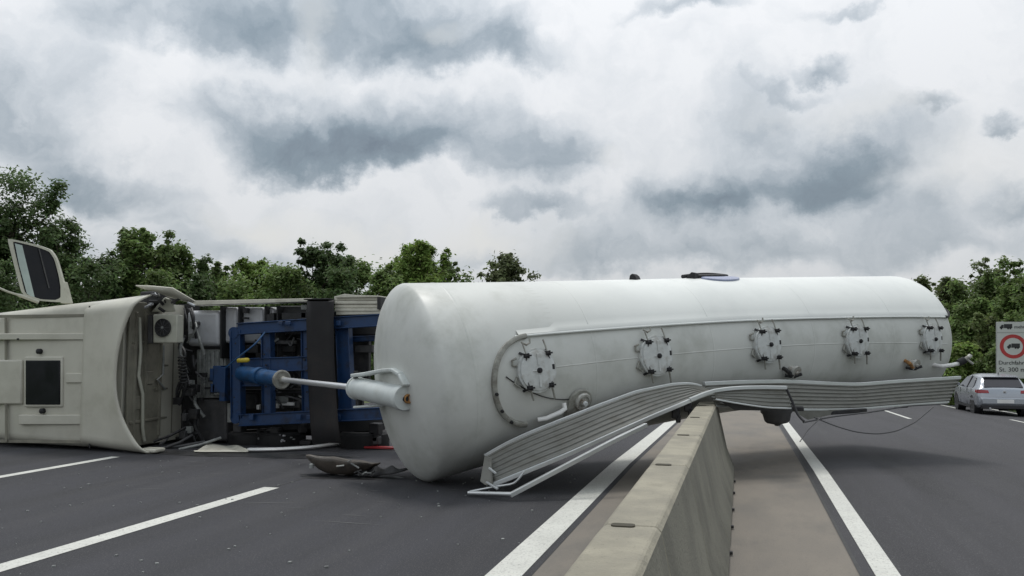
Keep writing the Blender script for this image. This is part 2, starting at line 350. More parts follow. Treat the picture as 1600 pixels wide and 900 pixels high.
# verge: one big sheet with holes for nothing, 5 cm below the roads
vx = [-1500, -300, -60, -16, XL0, 1.0, 10.6, 14, 60, 300, 1500]; vy = [-200, -12, 12, 80, 420, 2500]
def vz(x, y):
    z = gz(x, y)-.06
    if x < -12.6: z += .5*min(1, (-12.6-x)/4)*0+.0
    return z
go = MB().grid([[(x, y, vz(x, y)) for x in vx] for y in vy]).build('ground', MT['grass'], smooth=False); go['kind'] = 'structure'
for p in go.data.polygons:
    if p.normal.z < 0: go.data.flip_normals(); break
sheet('roadway', (XL0, XL1, BE, FE), 0, MT['asph'])
sheet('roadway', (XR0, XR1, BE, FE), 0, MT['asph2'])
sheet('median_strip', (XL1, XR0, BE, FE), -.002, MT['median'])
sheet('edge_line', (-1.825, -1.565, BE, FE), .004, MT['line'])
sheet('edge_line', (.91, 1.09, BE, FE), .004, MT['line'])
sheet('edge_line', (10.1, 10.3, 20, FE), .004, MT['line'])
sheet('lane_line', (-5.50, -5.30, 2.9, 8.9), .004, MT['line'])
sheet('asphalt_seam', (-5.405, -5.385, 8.9, 10.6), .003, MT['tar'])
sheet('lane_line', (-5.50, -5.30, 20.9, 26.9), .004, MT['line'])
sheet('lane_line', (-9.28, -9.12, 4.5, 10.75), .004, MT['line'])
sheet('lane_line', (-9.28, -9.12, 22, 28), .004, MT['line'])
for k in range(7):
    sheet('lane_line', (4.74, 4.87, 27.2+k*12, 31.7+k*12), .004, MT['line'])
for k in range(5):
    sheet('lane_line', (8.45, 8.58, 26+k*12, 31+k*12), .004, MT['line'])
sheet('kerb_joint', (XR0-.03, XR0, BE, 60), .002, MT['tar'])

rb = random.Random(5); mb = MB()
for k in range(26):
    x = rb.uniform(-8.5, -3.2); y = rb.uniform(7.2, 11.2); a = rb.uniform(-.35, .35); ln = rb.uniform(.15, .9); w = rb.uniform(.004, .012)
    dx_, dy_ = math.cos(a)*ln/2, math.sin(a)*ln/2
    mb.add([(x-dx_, y-dy_, .003), (x, y-w, .003), (x+dx_, y+dy_, .003), (x, y+w, .003)], [(0, 1, 2, 3)])
sc_ = mb.build('scrape_marks', MT['scrape'], kind='stuff', smooth=False, label='pale scrape marks scratched into the asphalt in front of the cab and tank')
for p in sc_.data.polygons:
    if p.normal.z < 0: sc_.data.flip_normals(); break
def stain(cx_, cy_, rx, ry, seed, label):
    r_ = random.Random(seed); ph = [r_.uniform(0, 6) for _ in range(4)]; pts = []
    for k in range(48):
        a = 2*math.pi*k/48; q = 1+.18*math.sin(2*a+ph[0])+.12*math.sin(5*a+ph[1])+.07*math.sin(9*a+ph[2])
        pts.append((cx_+rx*q*math.cos(a), cy_+ry*q*math.sin(a), .0025))
    o = MB().add(pts, [tuple(range(48))]).build('oil_stain', MT['oil'], smooth=False); o['kind'] = 'structure'
stain(-7.6, 11.5, 1.7, .35, 1, ''); stain(-4.9, 9.9, .7, .22, 2, '')
# ------------------------------------------------------------------ median barrier of precast blocks
HB = .92
prof = [(-.35, 0), (-.35, .05), (-.25, .30), (-.126, HB-.022), (-.106, HB), (.106, HB), (.126, HB-.022), (.245, .30), (.335, .05), (.335, 0)]
BX = -.455
bar = thing('concrete_barrier', 'long precast concrete barrier running up the median under the overturned tank', 'concrete barrier', (BX, 0, 0))
def block(y0, y1, broken=0):
    P = [(BX+x, z) for x, z in prof]; rows = []
    ys = [y0+.006, *np.linspace(y0+.1, y1-.1, 4), y1-.006]
    for i, y in enumerate(ys):
        ins = .985 if i in (0, len(ys)-1) else 1
        rows.append([(BX+(x-BX)*ins, y-(broken*(z*.35+.08*math.sin(9*z)) if i == len(ys)-1 else 0), gz(0, y)+z*(.995 if ins < 1 else 1)-.001) for x, z in P])
    mb = MB().grid(rows); n = len(P); m = len(rows)
    mb.f += [tuple(range(n-1, -1, -1)), tuple((m-1)*n+k for k in range(n))]
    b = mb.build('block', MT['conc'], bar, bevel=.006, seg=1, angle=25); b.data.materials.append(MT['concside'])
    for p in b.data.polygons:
        if abs(p.normal.x) > .8 or p.center.z < .3: p.material_index = 1  # side and foot faces darker: grime plus their shade put into the colour
    return b
js = [-2.05+1.86*k for k in range(8)]    # joints
for k in range(7):
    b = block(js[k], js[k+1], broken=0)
    y = js[k+1]; z = gz(0, y)+HB
    MB().prism([(BX-.03+.05*math.cos(t), y-.03+.034*math.sin(t)+.006*math.sin(3*t), z-.006) for t in np.linspace(0, 2*math.pi, 18, endpoint=False)], (0, 0, .0085)).build('lifting_socket', MT['socket'], b)  # flat dark disc; the slot's inner shade is put into its colour
    for yy in (y-.25, y-1.1):
        MB().box((BX+.345, yy, .02), (.03, .04, .025)).build('anchor_bracket', MT['dark'], b, bevel=.004)
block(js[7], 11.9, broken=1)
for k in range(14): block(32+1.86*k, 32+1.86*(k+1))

# ------------------------------------------------------------------ the tank
TX, TY, TZ, TA, TE, TR1, TRM, TR2, TL, TB, TEB = -3.9415, 9.7253, 1.232, .8779, .1288, 1.2341, 1.0081, 1.1458, 9.3953, -.2155, -.1374
def tframe(s):
    a = TA+TB*s/TL; te = TE+TEB*s/TL
    A = np.array([math.sin(a)*math.cos(te), math.cos(a)*math.cos(te), math.sin(te)]); Nn = np.array([math.cos(a), -math.sin(a), 0.]); return A, Nn, np.cross(Nn, A)
_cs = [np.array([TX, TY, TZ])]; _n = 200
for i in range(_n): _cs.append(_cs[-1]+tframe((i+.5)*TL/_n)[0]*TL/_n)
def tcen(s):
    if s <= 0: return _cs[0]+tframe(0)[0]*s
    if s >= TL: return _cs[-1]+tframe(TL)[0]*(s-TL)
    k = s/TL*_n; i = int(k); i = min(i, _n-1); return _cs[i]*(1-k+i)+_cs[i+1]*(k-i)
HD = .385     # depth of dished ends
def trad(s):
    t = min(max(s/TL, 0), 1); r = TR1*(1-t)*(1-2*t)+4*TRM*t*(1-t)+TR2*t*(2*t-1)
    d = (-s if s < 0 else s-TL)
    if d > 0: q = min(1, d/HD); r *= (1-q**1.75)**.53
    return r
def tsurf(s, ph, dr=0.0):
    A, Nn, U = tframe(min(max(s, 0), TL)); r = trad(s)+dr
    return tcen(s)+r*(Nn*math.cos(ph)+U*math.sin(ph))
tank = thing('silo_tank', 'huge off white cylindrical silo tank lying on its side across the median', 'silo tank', (-.6, 12.4, 0))
ends = [HD*(1-math.cos(t)) for t in np.linspace(0, math.pi/2, 12)]
hs = [HD*math.sin(t) for t in np.linspace(math.pi/2, 0, 16)]
S = [-h for h in hs][:-1]+list(np.linspace(0, TL, 50))+[TL+h for h in hs[::-1]][1:]
NP_ = 96
rows = [[tsurf(s, 2*math.pi*k/NP_) for k in range(NP_)] for s in S]
MB().grid(rows, True).build('shell', MT['tank'], tank, angle=60)
# upper cladding sheet with the drip edge along the near side
SEAM = [(.3, .38), (1.15, .388), (2.72, .38), (4.53, .37), (6.4, .35), (9.4, .34)]
def seamphi(s): return float(np.interp(s, [a for a, b in SEAM], [b for a, b in SEAM]))
cl = []
for s in list(np.linspace(.97, TL, 46))+[TL+h for h in hs[::-1]][1:12]:
    lo = seamphi(s)+(0 if s < TL else (s-TL)*.9); hi = 2.75-(0 if s < TL else (s-TL)*.5)
    a = [tsurf(s, lo, .001), tsurf(s, lo, .030), tsurf(s, lo+.012, .036)]
    f = min(1, max(0, s-.97)/3.2)
    a += [tsurf(s, lo+.012+(hi-lo-.012)*k/34, (-.004+.026*f if s < TL-.01 else .022+.12*(s-TL))) for k in range(1, 35)]+[tsurf(s, hi, 0.001)]
    cl.append(a)
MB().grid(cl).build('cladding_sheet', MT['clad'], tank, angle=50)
MB().tube([tsurf(s, seamphi(s)-.004, .028) for s in np.linspace(.92, TL-.02, 60)], .014, 8).build('drip_rail', MT['railwhite'], tank)
MB().tube([tsurf(s, seamphi(s)+(0 if s < TL else (s-TL)*1.1), .03+.35*max(0, s-TL)) for s in np.linspace(TL-.1, TL+.27, 9)]+[tsurf(TL+.27, seamphi(TL)+.42, .12)], .022, 8).build('end_gap_shade', MT['black'], tank)  # black tube stands for the shaded gap at the cladding's far end
def ringweld(s, dr=.005, w=.02, p0=0, p1=2*math.pi, base=0, m='tank'):
    n = 100; G = []
    for k in range(n+1):
        ph = p0+(p1-p0)*k/n
        G.append([tsurf(s-w, ph, base), tsurf(s-w*.5, ph, base+dr), tsurf(s+w*.5, ph, base+dr), tsurf(s+w, ph, base)])
    return MB().grid(G).build('weld_band', MT[m], tank, angle=80)
for s in (.36, TL-.02): ringweld(s, .003, .02)
for s in (1.98, 3.9, 5.9, 7.8):
    ringweld(s, .0015, .012, -math.pi, seamphi(s)-.02)
    ringweld(s, .002, .010, seamphi(s)+.03, 2.6, -.004+.026*min(1, (s-.97)/3.2), 'clad')
G = []
for s in np.linspace(1.35, TL-.1, 60):
    ph = .04-.012*s; G.append([tsurf(s, ph-.008, 0), tsurf(s, ph-.003, .004), tsurf(s, ph+.003, .004), tsurf(s, ph+.008, 0)])
MB().grid(G).build('lengthwise_weld', MT['tank'], tank, angle=80)

# hatches along the near side: local frame X = along the tank, Y = round it (up), Z = outward
def hframe(s, ph, dr=0.0):
    p = Vector(tsurf(s, ph, dr)); a = Vector(tsurf(s+.05, ph)-tsurf(s-.05, ph)).normalized(); u = Vector(tsurf(s, ph+.05)-tsurf(s, ph-.05)); u = (u-a*u.dot(a)).normalized()
    n = a.cross(u); m = Matrix((a, u, n)).transposed().to_4x4(); m.translation = p; return m
def make_hatch(parent, s, ph):
    Mx = hframe(s, ph, -.03)
    def put(o, par):
        o.parent = par
        if par is parent: o.matrix_parent_inverse = world(parent).inverted(); o.matrix_basis = Mx
        else: o.matrix_parent_inverse = Matrix()
        return o
    col = MB().lathe((0, 0, -.06), (0, 0, 1), [(0, .25), (.12, .25), (.125, .262), (.15, .262), (.15, .235), (.145, .20)], 36, False).build('hatch', MT['hatch'])
    put(col, parent)
    cov = MB().lathe((0, 0, .09), (0, 0, 1), [(0, .235), (.022, .235), (.026, .225), (.034, .15), (.04, .001)], 36, False).build('hatch_cover', MT['hatch']); put(cov, col)
    # thin pressed rib on the cover
    MB().box((0, .13, .128), (.03, .14, .014)).box((0, -.13, .128), (.03, .14, .014)).box((-.06, 0, .128), (.05, .012, .02)).build('cover_rib', MT['hatch'], None, bevel=.003).parent = col
    MB().lathe((0, 0, .12), (0, 0, 1), [(0, .032), (.03, .032), (.034, .02), (.045, .018), (.047, .001)], 12, False).build('vent_knob', MT['black']).parent = col
    for i, (sx, sy) in enumerate(((-1, -1), (1, -1), (1, 1), (-1, 1))):
        x, y = sx*.145, sy*.188
        mb = MB().box((x, y, .11), (.052, .05, .06)).tube([(x, y, .10), (x, y, .185)], .012, 8)
        mb.box((x, y, .165), (.075, .02, .02)).box((x, y, .165), (.02, .06, .018)).lathe((x, y, .14), (0, 0, 1), [(0, .028), (.014, .028)], 8)
        mb.bar((x, y, .10), (x*1.28, y*1.2, .02), .03, .016)
        mb.build('wing_clamp', MT['black'], None, bevel=.003).parent = col
    for nm, m_, pp, r in (
        ('release_lever', 'grime', [(.145, .20, .11), (.14, .28, .09), (.135, .35, .06)], .010), ('release_lever', 'grime', [(-.145, .20, .11), (-.15, .27, .09), (-.155, .33, .07)], .009),
        ('spring_catch', 'grime', [(-.16, .35, .05), (-.10, .31, .06), (-.05, .33, .06), (-.04, .38, .05)], .012),
        ('hanging_handle', 'grime', [(.15, -.19, .12), (.17, -.27, .11), (.195, -.36, .09)], .013), ('hanging_handle', 'grime', [(-.14, -.2, .12), (-.125, -.27, .11), (-.10, -.34, .09)], .011),
        ('clamp_link', 'under', [(.148, .17, .12), (.185, .08, .10), (.20, .0, .09), (.195, -.1, .09), (.15, -.18, .12)], .010),
        ('clamp_link', 'under', [(-.148, .17, .12), (-.17, .08, .10), (-.175, -.06, .10), (-.15, -.18, .12)], .009),
        ('hinge_bracket', 'grime', [(-.25, .17, .05), (-.31, .15, .05), (-.30, .09, .04), (-.25, .08, .05)], .014), ('hinge_bracket', 'grime', [(-.26, -.05, .04), (-.30, -.12, .05), (-.24, -.17, .05)], .016)):
        MB().tube(pp, r, 7).build(nm, MT[m_]).parent = col
    MB().box((.205, .02, .10), (.035, .06, .04)).build('link_buckle', MT['dark']).parent = col
    return col
HP = [(1.11, .02), (2.87, .01), (4.87, .015), (6.81, -.01), (8.76, .0)]
h0 = make_hatch(tank, *HP[0])
for s, ph in HP[1:]:
    copy_part(h0, tank, hframe(s, ph)).matrix_basis = hframe(s, ph, -.03)

# half ring guard round the first hatch
G = []; gr_s, gr_p = 1.09, -.085
pts = []
for k in range(61):
    a = R_(92)+R_(168)*k/60
    s = gr_s+.53*math.cos(a); ph = gr_p+(.575*math.sin(a))/TR1
    pts.append((s, ph, a))
for s, ph, a in pts:
    c_, s_ = math.cos(a), math.sin(a)
    G.append([tsurf(s+d*c_, ph+d*s_/TR1, h) for d, h in ((-.03, 0), (-.026, .045), (.0, .055), (.028, .045), (.033, 0))])
MB().grid(G).build('ring_guard', MT['grime'], tank, angle=50)
for k in (34, 42, 50):
    s, ph, a = pts[k]
    MB().lathe(tsurf(s, ph, .05), tsurf(s, ph, 1)-tsurf(s, ph, 0), [(0, .02), (.03, .018), (.032, .001)], 8, False).build('bolt_head', MT['black'], tank)
MB().tube([tsurf(.72+.85*t, .0-.62*t+.27*t*t, .012) for t in np.linspace(0, 1, 14)], .007, 6).build('bleed_cable', MT['dark'], tank)
# white bent pipe
MB().tube([tsurf(1.13, -.50, .05), tsurf(1.22, -.48, .09), tsurf(1.40, -.43, .11), tsurf(1.46, -.40, .11), tsurf(1.46, -.355, .07)], .03, 12).build('bent_pipe', MT['white'], tank)
# round valve on a teardrop backing plate
def disc_on(s, ph, r, h, m, name, n=28, prof=None, par=None):
    Mx = hframe(s, ph); o = np.array(Mx.translation); a = np.array(Mx.col[2][:3])
    return MB().lathe(o-a*.03, a, prof or [(0, r), (.03+h, r), (.03+h+.004, r*.9), (.03+h+.004, .001)], n, False).build(name, MT[m], par or tank)
pl = []
Mx = hframe(1.72, -.40)
for k in range(30):
    a = 2*math.pi*k/30; r = .17 if math.sin(a) > -.2 else .17
    x = .17*math.cos(a); y = .17*math.sin(a)
    if math.sin(a) < 0: x = x*1.0-.10*(-math.sin(a)); y = y*1.9
    pl.append(np.array(Mx @ Vector((x, y, -.0))))
MB().prism(pl, np.array(Mx.col[2][:3])*.05).build('backing_plate', MT['grime'], tank, bevel=.006)
v = disc_on(1.74, -.385, .115, .05, 'valve', 'round_valve', prof=[(0, .11), (.09, .115), (.11, .105), (.115, .08), (.10, .07), (.10, .045), (.13, .042), (.135, .001)])
disc_on(1.74, -.385, .03, .13, 'hatch', 'valve_stem', 12, par=v)
for (s, ph) in ((5.42, -.38), (8.29, -.36)):
    v = disc_on(s, ph, .09, .06, 'valve', 'round_valve', prof=[(0, .06), (.12, .06), (.125, .095), (.16, .095), (.165, .06), (.16, .03), (.19, .028), (.195, .001)])
    MB().tube([tsurf(s-.12, ph-.07, .04), tsurf(s-.03, ph-.06, .12), tsurf(s+.02, ph+.01, .2)], .022, 8).build('valve_handle', MT['dark'], v)
    MB().tube([tsurf(s-.15, ph+.03, .0), tsurf(s-.16, ph+.02, .10), tsurf(s-.06, ph-.04, .11)], .03, 8).build('elbow_pipe', MT['rust' if s > 6 else 'dark'], v)
# coupling at the far end
cpl = MB().tube([tsurf(TL-.42, -.40, -.03), tsurf(TL-.36, -.38, .10), tsurf(TL-.18, -.34, .16), tsurf(TL-.05, -.31, .19)], .034, 12).build('end_coupling', MT['white'], tank)
_c = tsurf(TL-.05, -.30, .19)
MB().tube([_c, _c+np.array([.10, .02, .05])], .06, 14).build('coupling_ring', MT['black'], cpl)
MB().tube([_c+np.array([.10, .02, .05]), _c+np.array([.16, .03, .09])], .038, 12).build('coupling_neck', MT['grime'], cpl)
MB().tube([_c+np.array([.16, .03, .09]), _c+np.array([.19, .04, .12]), _c+np.array([.20, .04, .14])], [.036, .036, .028], 12).build('coupling_cap', MT['valve'], cpl)
MB().tube([_c+np.array([.14, .0, .05]), _c+np.array([.22, -.02, -.02])], .02, 8).build('cap_chain', MT['grime'], cpl)
# fittings on the crown of the tank
topph = math.pi/2-.08
f1 = tsurf(3.30, topph-.06, .02)
MB().prism([f1+np.array(c) for c in ((-.06, 0, -.02), (.06, 0, -.02), (.03, 0, .05), (-.01, 0, .085), (-.045, 0, .06))], (.05, .14, 0)).build('rubber_block', MT['black'], tank, bevel=.01)
f2 = tsurf(4.36, topph-.06, .02)
MB().prism([f2+np.array(c) for c in ((-.10, 0, -.03), (.06, 0, -.03), (.05, 0, .09), (.0, 0, .10), (-.05, 0, .05))], (.06, .16, 0)).build('rubber_block', MT['black'], tank, bevel=.012)
A_, N_, U_ = tframe(4.8)
def lensplate(name, m, s, ph, ra, rb, h, dr):
    vs = []; n = 32; rows = []
    for q, hh in ((1.0, 0), (.97, h*.8), (.8, h), (.0, h*1.05)):
        rows.append([tsurf(s+ra*q*math.cos(2*math.pi*k/n), ph+rb*q*math.sin(2*math.pi*k/n)/1.1, dr+hh) for k in range(n)])
    return MB().grid(rows, True).build(name, MT[m], tank, angle=45)
lensplate('round_lid', 'lens', 4.86, topph-.14, .36, .17, .035, .018)
lensplate('lid_gasket', 'black', 4.76, topph+.02, .36, .12, .05, .03)
MB().tube([tsurf(s, topph+.06, .05+.03*math.sin(math.pi*(s-4.3)/.9)) for s in np.linspace(4.3, 5.2, 12)], .028, 8).build('lid_strap', MT['black'], tank)
# cylinder socket welded to the dished end
q0 = atY(556, 606, 9.85); q1 = atY(633, 622, 8.98)
ax = q1-q0; ln = np.linalg.norm(ax); ax /= ln
r0, r1 = .155, .145
so = MB().lathe(q0, ax, [(-.02, .02), (-.02, .105), (0, .125), (.02, .150), (.045, .150), (.05, .138), (ln-.10, .138), (ln-.09, .150), (ln-.02, .150), (ln, .14), (ln+.004, .001)], 32, False).build('cylinder_socket', MT['socketpaint'], tank)
ce = q1+ax*.004
MB().lathe(ce-ax*.03+cR*.035-np.array([0, 0, .008]), ax, [(0, .055), (.045, .055), (.05, .045), (.03, .035), (.03, .001)], 16, False).build('rusty_pivot', MT['rust'], so)
MB().lathe(ce-ax*.03+cR*.0-np.array([0, 0, .01]), ax, [(0, .035), (.05, .033), (.055, .001)], 12, False).build('pivot_pin', MT['dark'], so)
dish = tsurf(-.30, .2)
arm = [atY(552, 587, 9.75), atY(575, 584, 9.6), atY(600, 579, 9.32), atY(616, 578, 9.12), atY(627, 585, 9.0), atY(635, 603, 8.93)]
mb = MB()
for a, b in zip(arm[:-1], arm[1:]): mb.bar(a, b, .10, .045)
mb.build('upper_bracket_arm', MT['socketpaint'], tank, bevel=.012, angle=60)
mb = MB(); arm2 = [atY(556, 636, 9.75), atY(585, 634, 9.6), atY(630, 628, 9.4)]
for a, b in zip(arm2[:-1], arm2[1:]): mb.bar(a, b, .10, .03)
mb.build('lower_bracket_arm', MT['socketpaint'], tank, bevel=.01)
MB().lathe(atY(556, 592, 9.78), (0, 0, 1), [(-.09, .03), (.10, .03), (.10, .001)], 10, False).build('bracket_bolt', MT['dark'], tank)
MB().lathe(atY(561, 630, 9.78), (0, 0, 1), [(-.06, .025), (.08, .025), (.08, .001)], 10, False).build('bracket_bolt', MT['dark'], tank)
MB().hexa([atY(596, 596, 9.75), atY(618, 598, 9.4), atY(620, 626, 9.4), atY(596, 630, 9.75)], [atY(598, 596, 10.0), atY(622, 598, 9.9), atY(624, 626, 9.9), atY(598, 630, 10.0)]).build('web_plate', MT['socketpaint'], tank)
# outlet cup under the near side
oc = atY(1213, 638, 12.2)
MB().lathe(oc, (0.05, 0, -1), [(-.06, .22), (.05, .215), (.08, .19), (.17, .17), (.20, .14), (.22, .05), (.24, .03), (.245, .001)], 22, False).build('outlet_cup', MT['under'], tank)
MB().box(oc+np.array([.05, .05, .0]), (.62, .2, .06)).build('outlet_flange', MT['dark'], tank, bevel=.01)

# ------------------------------------------------------------------ crumpled walkway
def interp(pl, n):
    P = np.array(pl, float); d = np.r_[0, np.cumsum(np.linalg.norm(np.diff(P, axis=0), axis=1))]; t = np.linspace(0, d[-1], n)
    return np.stack([np.interp(t, d, P[:, k]) for k in range(P.shape[1])], 1)
def smooth(P, it=2):
    for _ in range(it):
        Q = P.copy(); Q[1:-1] = (P[:-2]+2*P[1:-1]+P[2:])/4; P = Q
    return P
def plank(rear, front, n, ribs, depth, root, m='alu', crump=0.0, seed=1, sm=2):
    a = smooth(interp(rear, n), sm); b = smooth(interp(front, n), sm); rg = random.Random(seed)
    rows = []; nr = ribs*4
    for i in range(n):
        t = a[min(i+1, n-1)]-a[max(i-1, 0)]; t /= np.linalg.norm(t); w = b[i]-a[i]; nn = np.cross(w, t); nn /= np.linalg.norm(nn)
        if nn @ np.array([0, -1, .3]) < 0: nn = -nn
        r = []
        for k in range(nr+1):
            q = k % 4; h = (0, depth, depth, 0)[q] if k < nr else 0
            u = (k+(.25 if q == 1 else 0)-(.0 if q != 3 else .25))/nr
            wob = crump*math.sin(i*.55+k*.12+seed)*math.sin(k/nr*math.pi)
            r.append(a[i]+w*u+nn*(h+wob))
        rows.append(r)
    o = MB().grid(rows).build('ribbed_deck', MT[m], root, solid=.006, angle=30)
    return a, b, o
def lip(pts, root, w=.022, h=.05, name='edge_rail', m='alub'):
    mb = MB(); P = np.array(pts); n = len(P); G = []
    for i in range(n):
        t = P[min(i+1, n-1)]-P[max(i-1, 0)]; t /= np.linalg.norm(t); s_ = np.cross(t, (0, 0, 1.)); s_ /= np.linalg.norm(s_); u = np.cross(s_, t)
        G.append([P[i]+s_*w/2*a+u*h/2*b for a, b in ((-1, -1), (1, -1), (1, 1), (-1, 1))])
    mb.grid(G, True); mb.f += [(3, 2, 1, 0), tuple((n-1)*4+k for k in range(4))]
    return mb.build(name, MT[m], root, bevel=.004, seg=1)
wa = thing('walkway', 'bent ribbed aluminium walkway sloping from the asphalt up over the concrete barrier', 'walkway', (-1.8, 9.8, 0), 'torn ribbed walkway sections')
rear = [atY(*p) for p in ((757, 714, 9.25), (790, 695, 9.35), (824, 679, 9.48), (874, 659, 9.72), (935, 635, 10.1), (995, 613, 10.5), (1050, 602, 10.9), (1078, 600.5, 11.05), (1096, 605, 11.15))]
front = [atY(*p) for p in ((769, 758, 9.05), (820, 737.5, 9.2), (885, 711, 9.5), (967, 674, 9.95), (1022, 649.5, 10.35), (1077, 626.5, 10.8), (1100, 616.5, 10.95), (1113, 613, 11.05))]
a, b, _ = plank(rear, front, 44, 7, .013, wa, crump=.004, sm=1)
lip(a+np.array([0, 0, .01]), wa, .03, .04); lip(b+np.array([0, -.01, 0]), wa, .03, .05)
# torn end plate
e = [atY(757, 712, 9.13), atY(750, 752, 9.05), atY(758, 758, 8.98), atY(768, 757, 8.97), atY(766, 716, 9.10)]
MB().prism(e, (.01, .03, 0)).build('end_plate', MT['alu'], wa, bevel=.004)
MB().bar(atY(764, 731, 9.0), atY(775, 740, 8.97), .025, .02).bar(atY(760, 753, 8.97), atY(778, 764, 8.92), .03, .02).build('torn_bracket', MT['alub'], wa, bevel=.003)
# short far half, kinked over the barrier
wr2 = [atY(*p) for p in ((1116, 612, 11.05), (1135, 609, 11.15), (1160, 607, 11.25), (1195, 606.5, 11.4), (1229, 607, 11.5))]
wf2 = [atY(*p) for p in ((1118, 624, 11.0), (1140, 628, 11.1), (1170, 633, 11.2), (1200, 637, 11.35), (1236, 638, 11.5))]
a2, b2, _ = plank(wr2, wf2, 16, 5, .012, wa, crump=.003, seed=3, sm=1)
lip(np.vstack([b[-6:-1], a2])+np.array([0, -.02, .012]), wa, .05, .045, 'bright_edge_rail')
lip(b2, wa, .03, .02)
MB().hexa([atY(1116, 621, 11.15), atY(1236, 639, 11.6), atY(1236, 642, 11.6), atY(1148, 641, 11.3)], [atY(1118, 621, 11.3), atY(1236, 637, 11.9), atY(1236, 640, 11.9), atY(1149, 639, 11.6)]).build('underside_shade', MT['under'], wa)  # dark wedge added for the shade beneath the kinked deck
MB().tube(smooth(interp([atY(1229, 608, 11.15), atY(1240, 632, 11.15), atY(1246, 648, 11.12), atY(1256, 658, 11.05)], 12), 2), .016, 8).build('bent_strut', MT['dark'], wa)
# underside brackets touching the barrier
for (x, y, Y) in ((1056, 644, 10.75), (1075, 633, 10.85)):
    p = atY(x, y, Y); MB().box(p, (.10, .10, .16)).box(p+np.array([.03, -.02, -.08]), (.06, .06, .10)).build('under_bracket', MT['dark'], wa, bevel=.015)
# hand rail lying beside it
hr = thing('handrail', 'loose aluminium handrail bar lying on the asphalt below the sloping walkway', 'handrail', (-2.3, 9.3, 0))
lip(interp([atY(797, 774, 8.8), atY(880, 730, 9.15), atY(960, 688, 9.55), atY(1010, 664, 9.9)], 14), hr, .05, .05, 'square_bar', 'alub')
MB().tube([atY(732, 770, 8.95), atY(765, 771, 8.88), atY(800, 772, 8.8)], .022, 10).build('end_tube', MT['alub'], hr)
MB().tube(smooth(interp([atY(734, 768, 8.98), atY(770, 761, 9.0), atY(803, 756, 8.98), atY(812, 747, 8.95), atY(819, 737, 8.95)], 16), 1), .012, 8).build('thin_rod', MT['alub'], hr)
# long walkway still along the tank
wb = thing('walkway', 'long straight ribbed aluminium walkway hanging level along the tank above the far lane', 'walkway', (1.6, 12.6, 0), 'torn ribbed walkway sections')
rear = [atY(*p) for p in ((1100, 601, 11.3), (1160, 598, 11.85), (1230, 597, 12.6), (1290, 600, 13.2), (1340, 602, 13.75), (1400, 597, 14.4), (1500, 591, 15.5))]
front = [atY(*p) for p in ((1118, 634, 11.3), (1160, 637, 11.75), (1235, 640, 12.55), (1290, 640, 13.1), (1340, 639, 13.65), (1400, 634, 14.3), (1482, 628, 15.25))]
a, b, _ = plank(rear, front, 44, 7, .016, wb, crump=.003, seed=5)
lip(a+np.array([0, 0, .012]), wb, .05, .05); lip(b, wb, .03, .03)
MB().prism([atY(1236, 641, 12.55), atY(1345, 640, 13.65), atY(1300, 648, 13.2), atY(1262, 656, 12.8)], (.02, .05, 0)).build('torn_skirt', MT['alu'], wb)
for (x0, y0, x1, y1, Y) in ((1296, 645, 1353, 641, 13.2), (1400, 635, 1416, 634, 14.4)):
    MB().bar(atY(x0, y0, Y), atY(x1, y1, Y+.4), .06, .06).build('under_bracket', MT['dark'], wb, bevel=.01)
MB().tube(smooth(interp([atY(1255, 660, 11.95), atY(1300, 651, 12.3), atY(1360, 644, 12.8), atY(1420, 634, 13.5), atY(1480, 631, 14.2)], 30), 2), .012, 6).build('conduit', MT['under'], wb)
cb = thing('cable', 'thin dark cable sagging in a loop below the far walkway', 'cable', tuple(atY(1370, 678, 12.6)))
MB().tube(smooth(interp([atY(1272, 652, 12.1), atY(1300, 664, 12.2), atY(1335, 675, 12.3), atY(1370, 678.5, 12.5), atY(1400, 674, 12.8), atY(1430, 660, 13.2), atY(1458, 636, 13.7)], 50), 6), .009, 6).build('cable_loop', MT['under'], cb)
MB().tube(smooth(interp([atY(1283, 652, 12.1), atY(1262, 672, 11.8), atY(1250, 690, 11.5)], 12), 1), .007, 6).build('cable_tail', MT['under'], cb)

# ------------------------------------------------------------------ trailer chassis (blue, lying on its side)
ch = thing('trailer_chassis', 'blue steel trailer chassis standing on its side behind the truck cab', 'trailer chassis', (-7.0, 12.6, 0))
def member(name, p, q, w, d=.16, Y=12.5, m='blue', par=None, bevel=.012):
    a = atY(*p, Y); b = atY(*q, Y); up = (0, 1, 0)
    return MB().bar(a, b, w, d, up=(0, 1, 0)).build(name, MT[m], par or ch, bevel=bevel)
def beam(p, q, wpx, Y=12.5, d=.16, m='blue', name='frame_member', flange=True):
    a = atY(*p, Y); b = atY(*q, Y); w = wpx*Y/1250.
    t = b-a; ln = np.linalg.norm(t); t /= ln; dep = np.array([0, 1., 0]); s_ = np.cross(dep, t); s_ /= np.linalg.norm(s_)
    mb = MB()
    if flange:    # channel: web facing the camera and two flanges standing proud of it
        mb.box((a+b)/2+dep*.03, (ln, w, .02), (t, s_, dep))
        for k in (-1, 1): mb.box((a+b)/2+s_*k*(w/2-.009)+dep*d/2*.8, (ln, .018, d), (t, s_, dep))
    else: mb.box((a+b)/2+dep*d/2, (ln, w, d), (t, s_, dep))
    return mb.build(name, MT[m], ch, bevel=.006, seg=1)
beam((370, 514), (720, 492), 20, 12.45, name='main_rail')
beam((372, 657), (720, 640), 20, 12.45, name='main_rail')
beam((367, 516), (369, 654), 20, 12.46, name='end_rail')
MB().lathe(atY(366, 520, 12.5), (0, 1, 0), [(-.03, .001), (-.03, .10), (.1, .10), (.1, .001)], 18, False).build('corner_gusset', MT['blue'], ch)
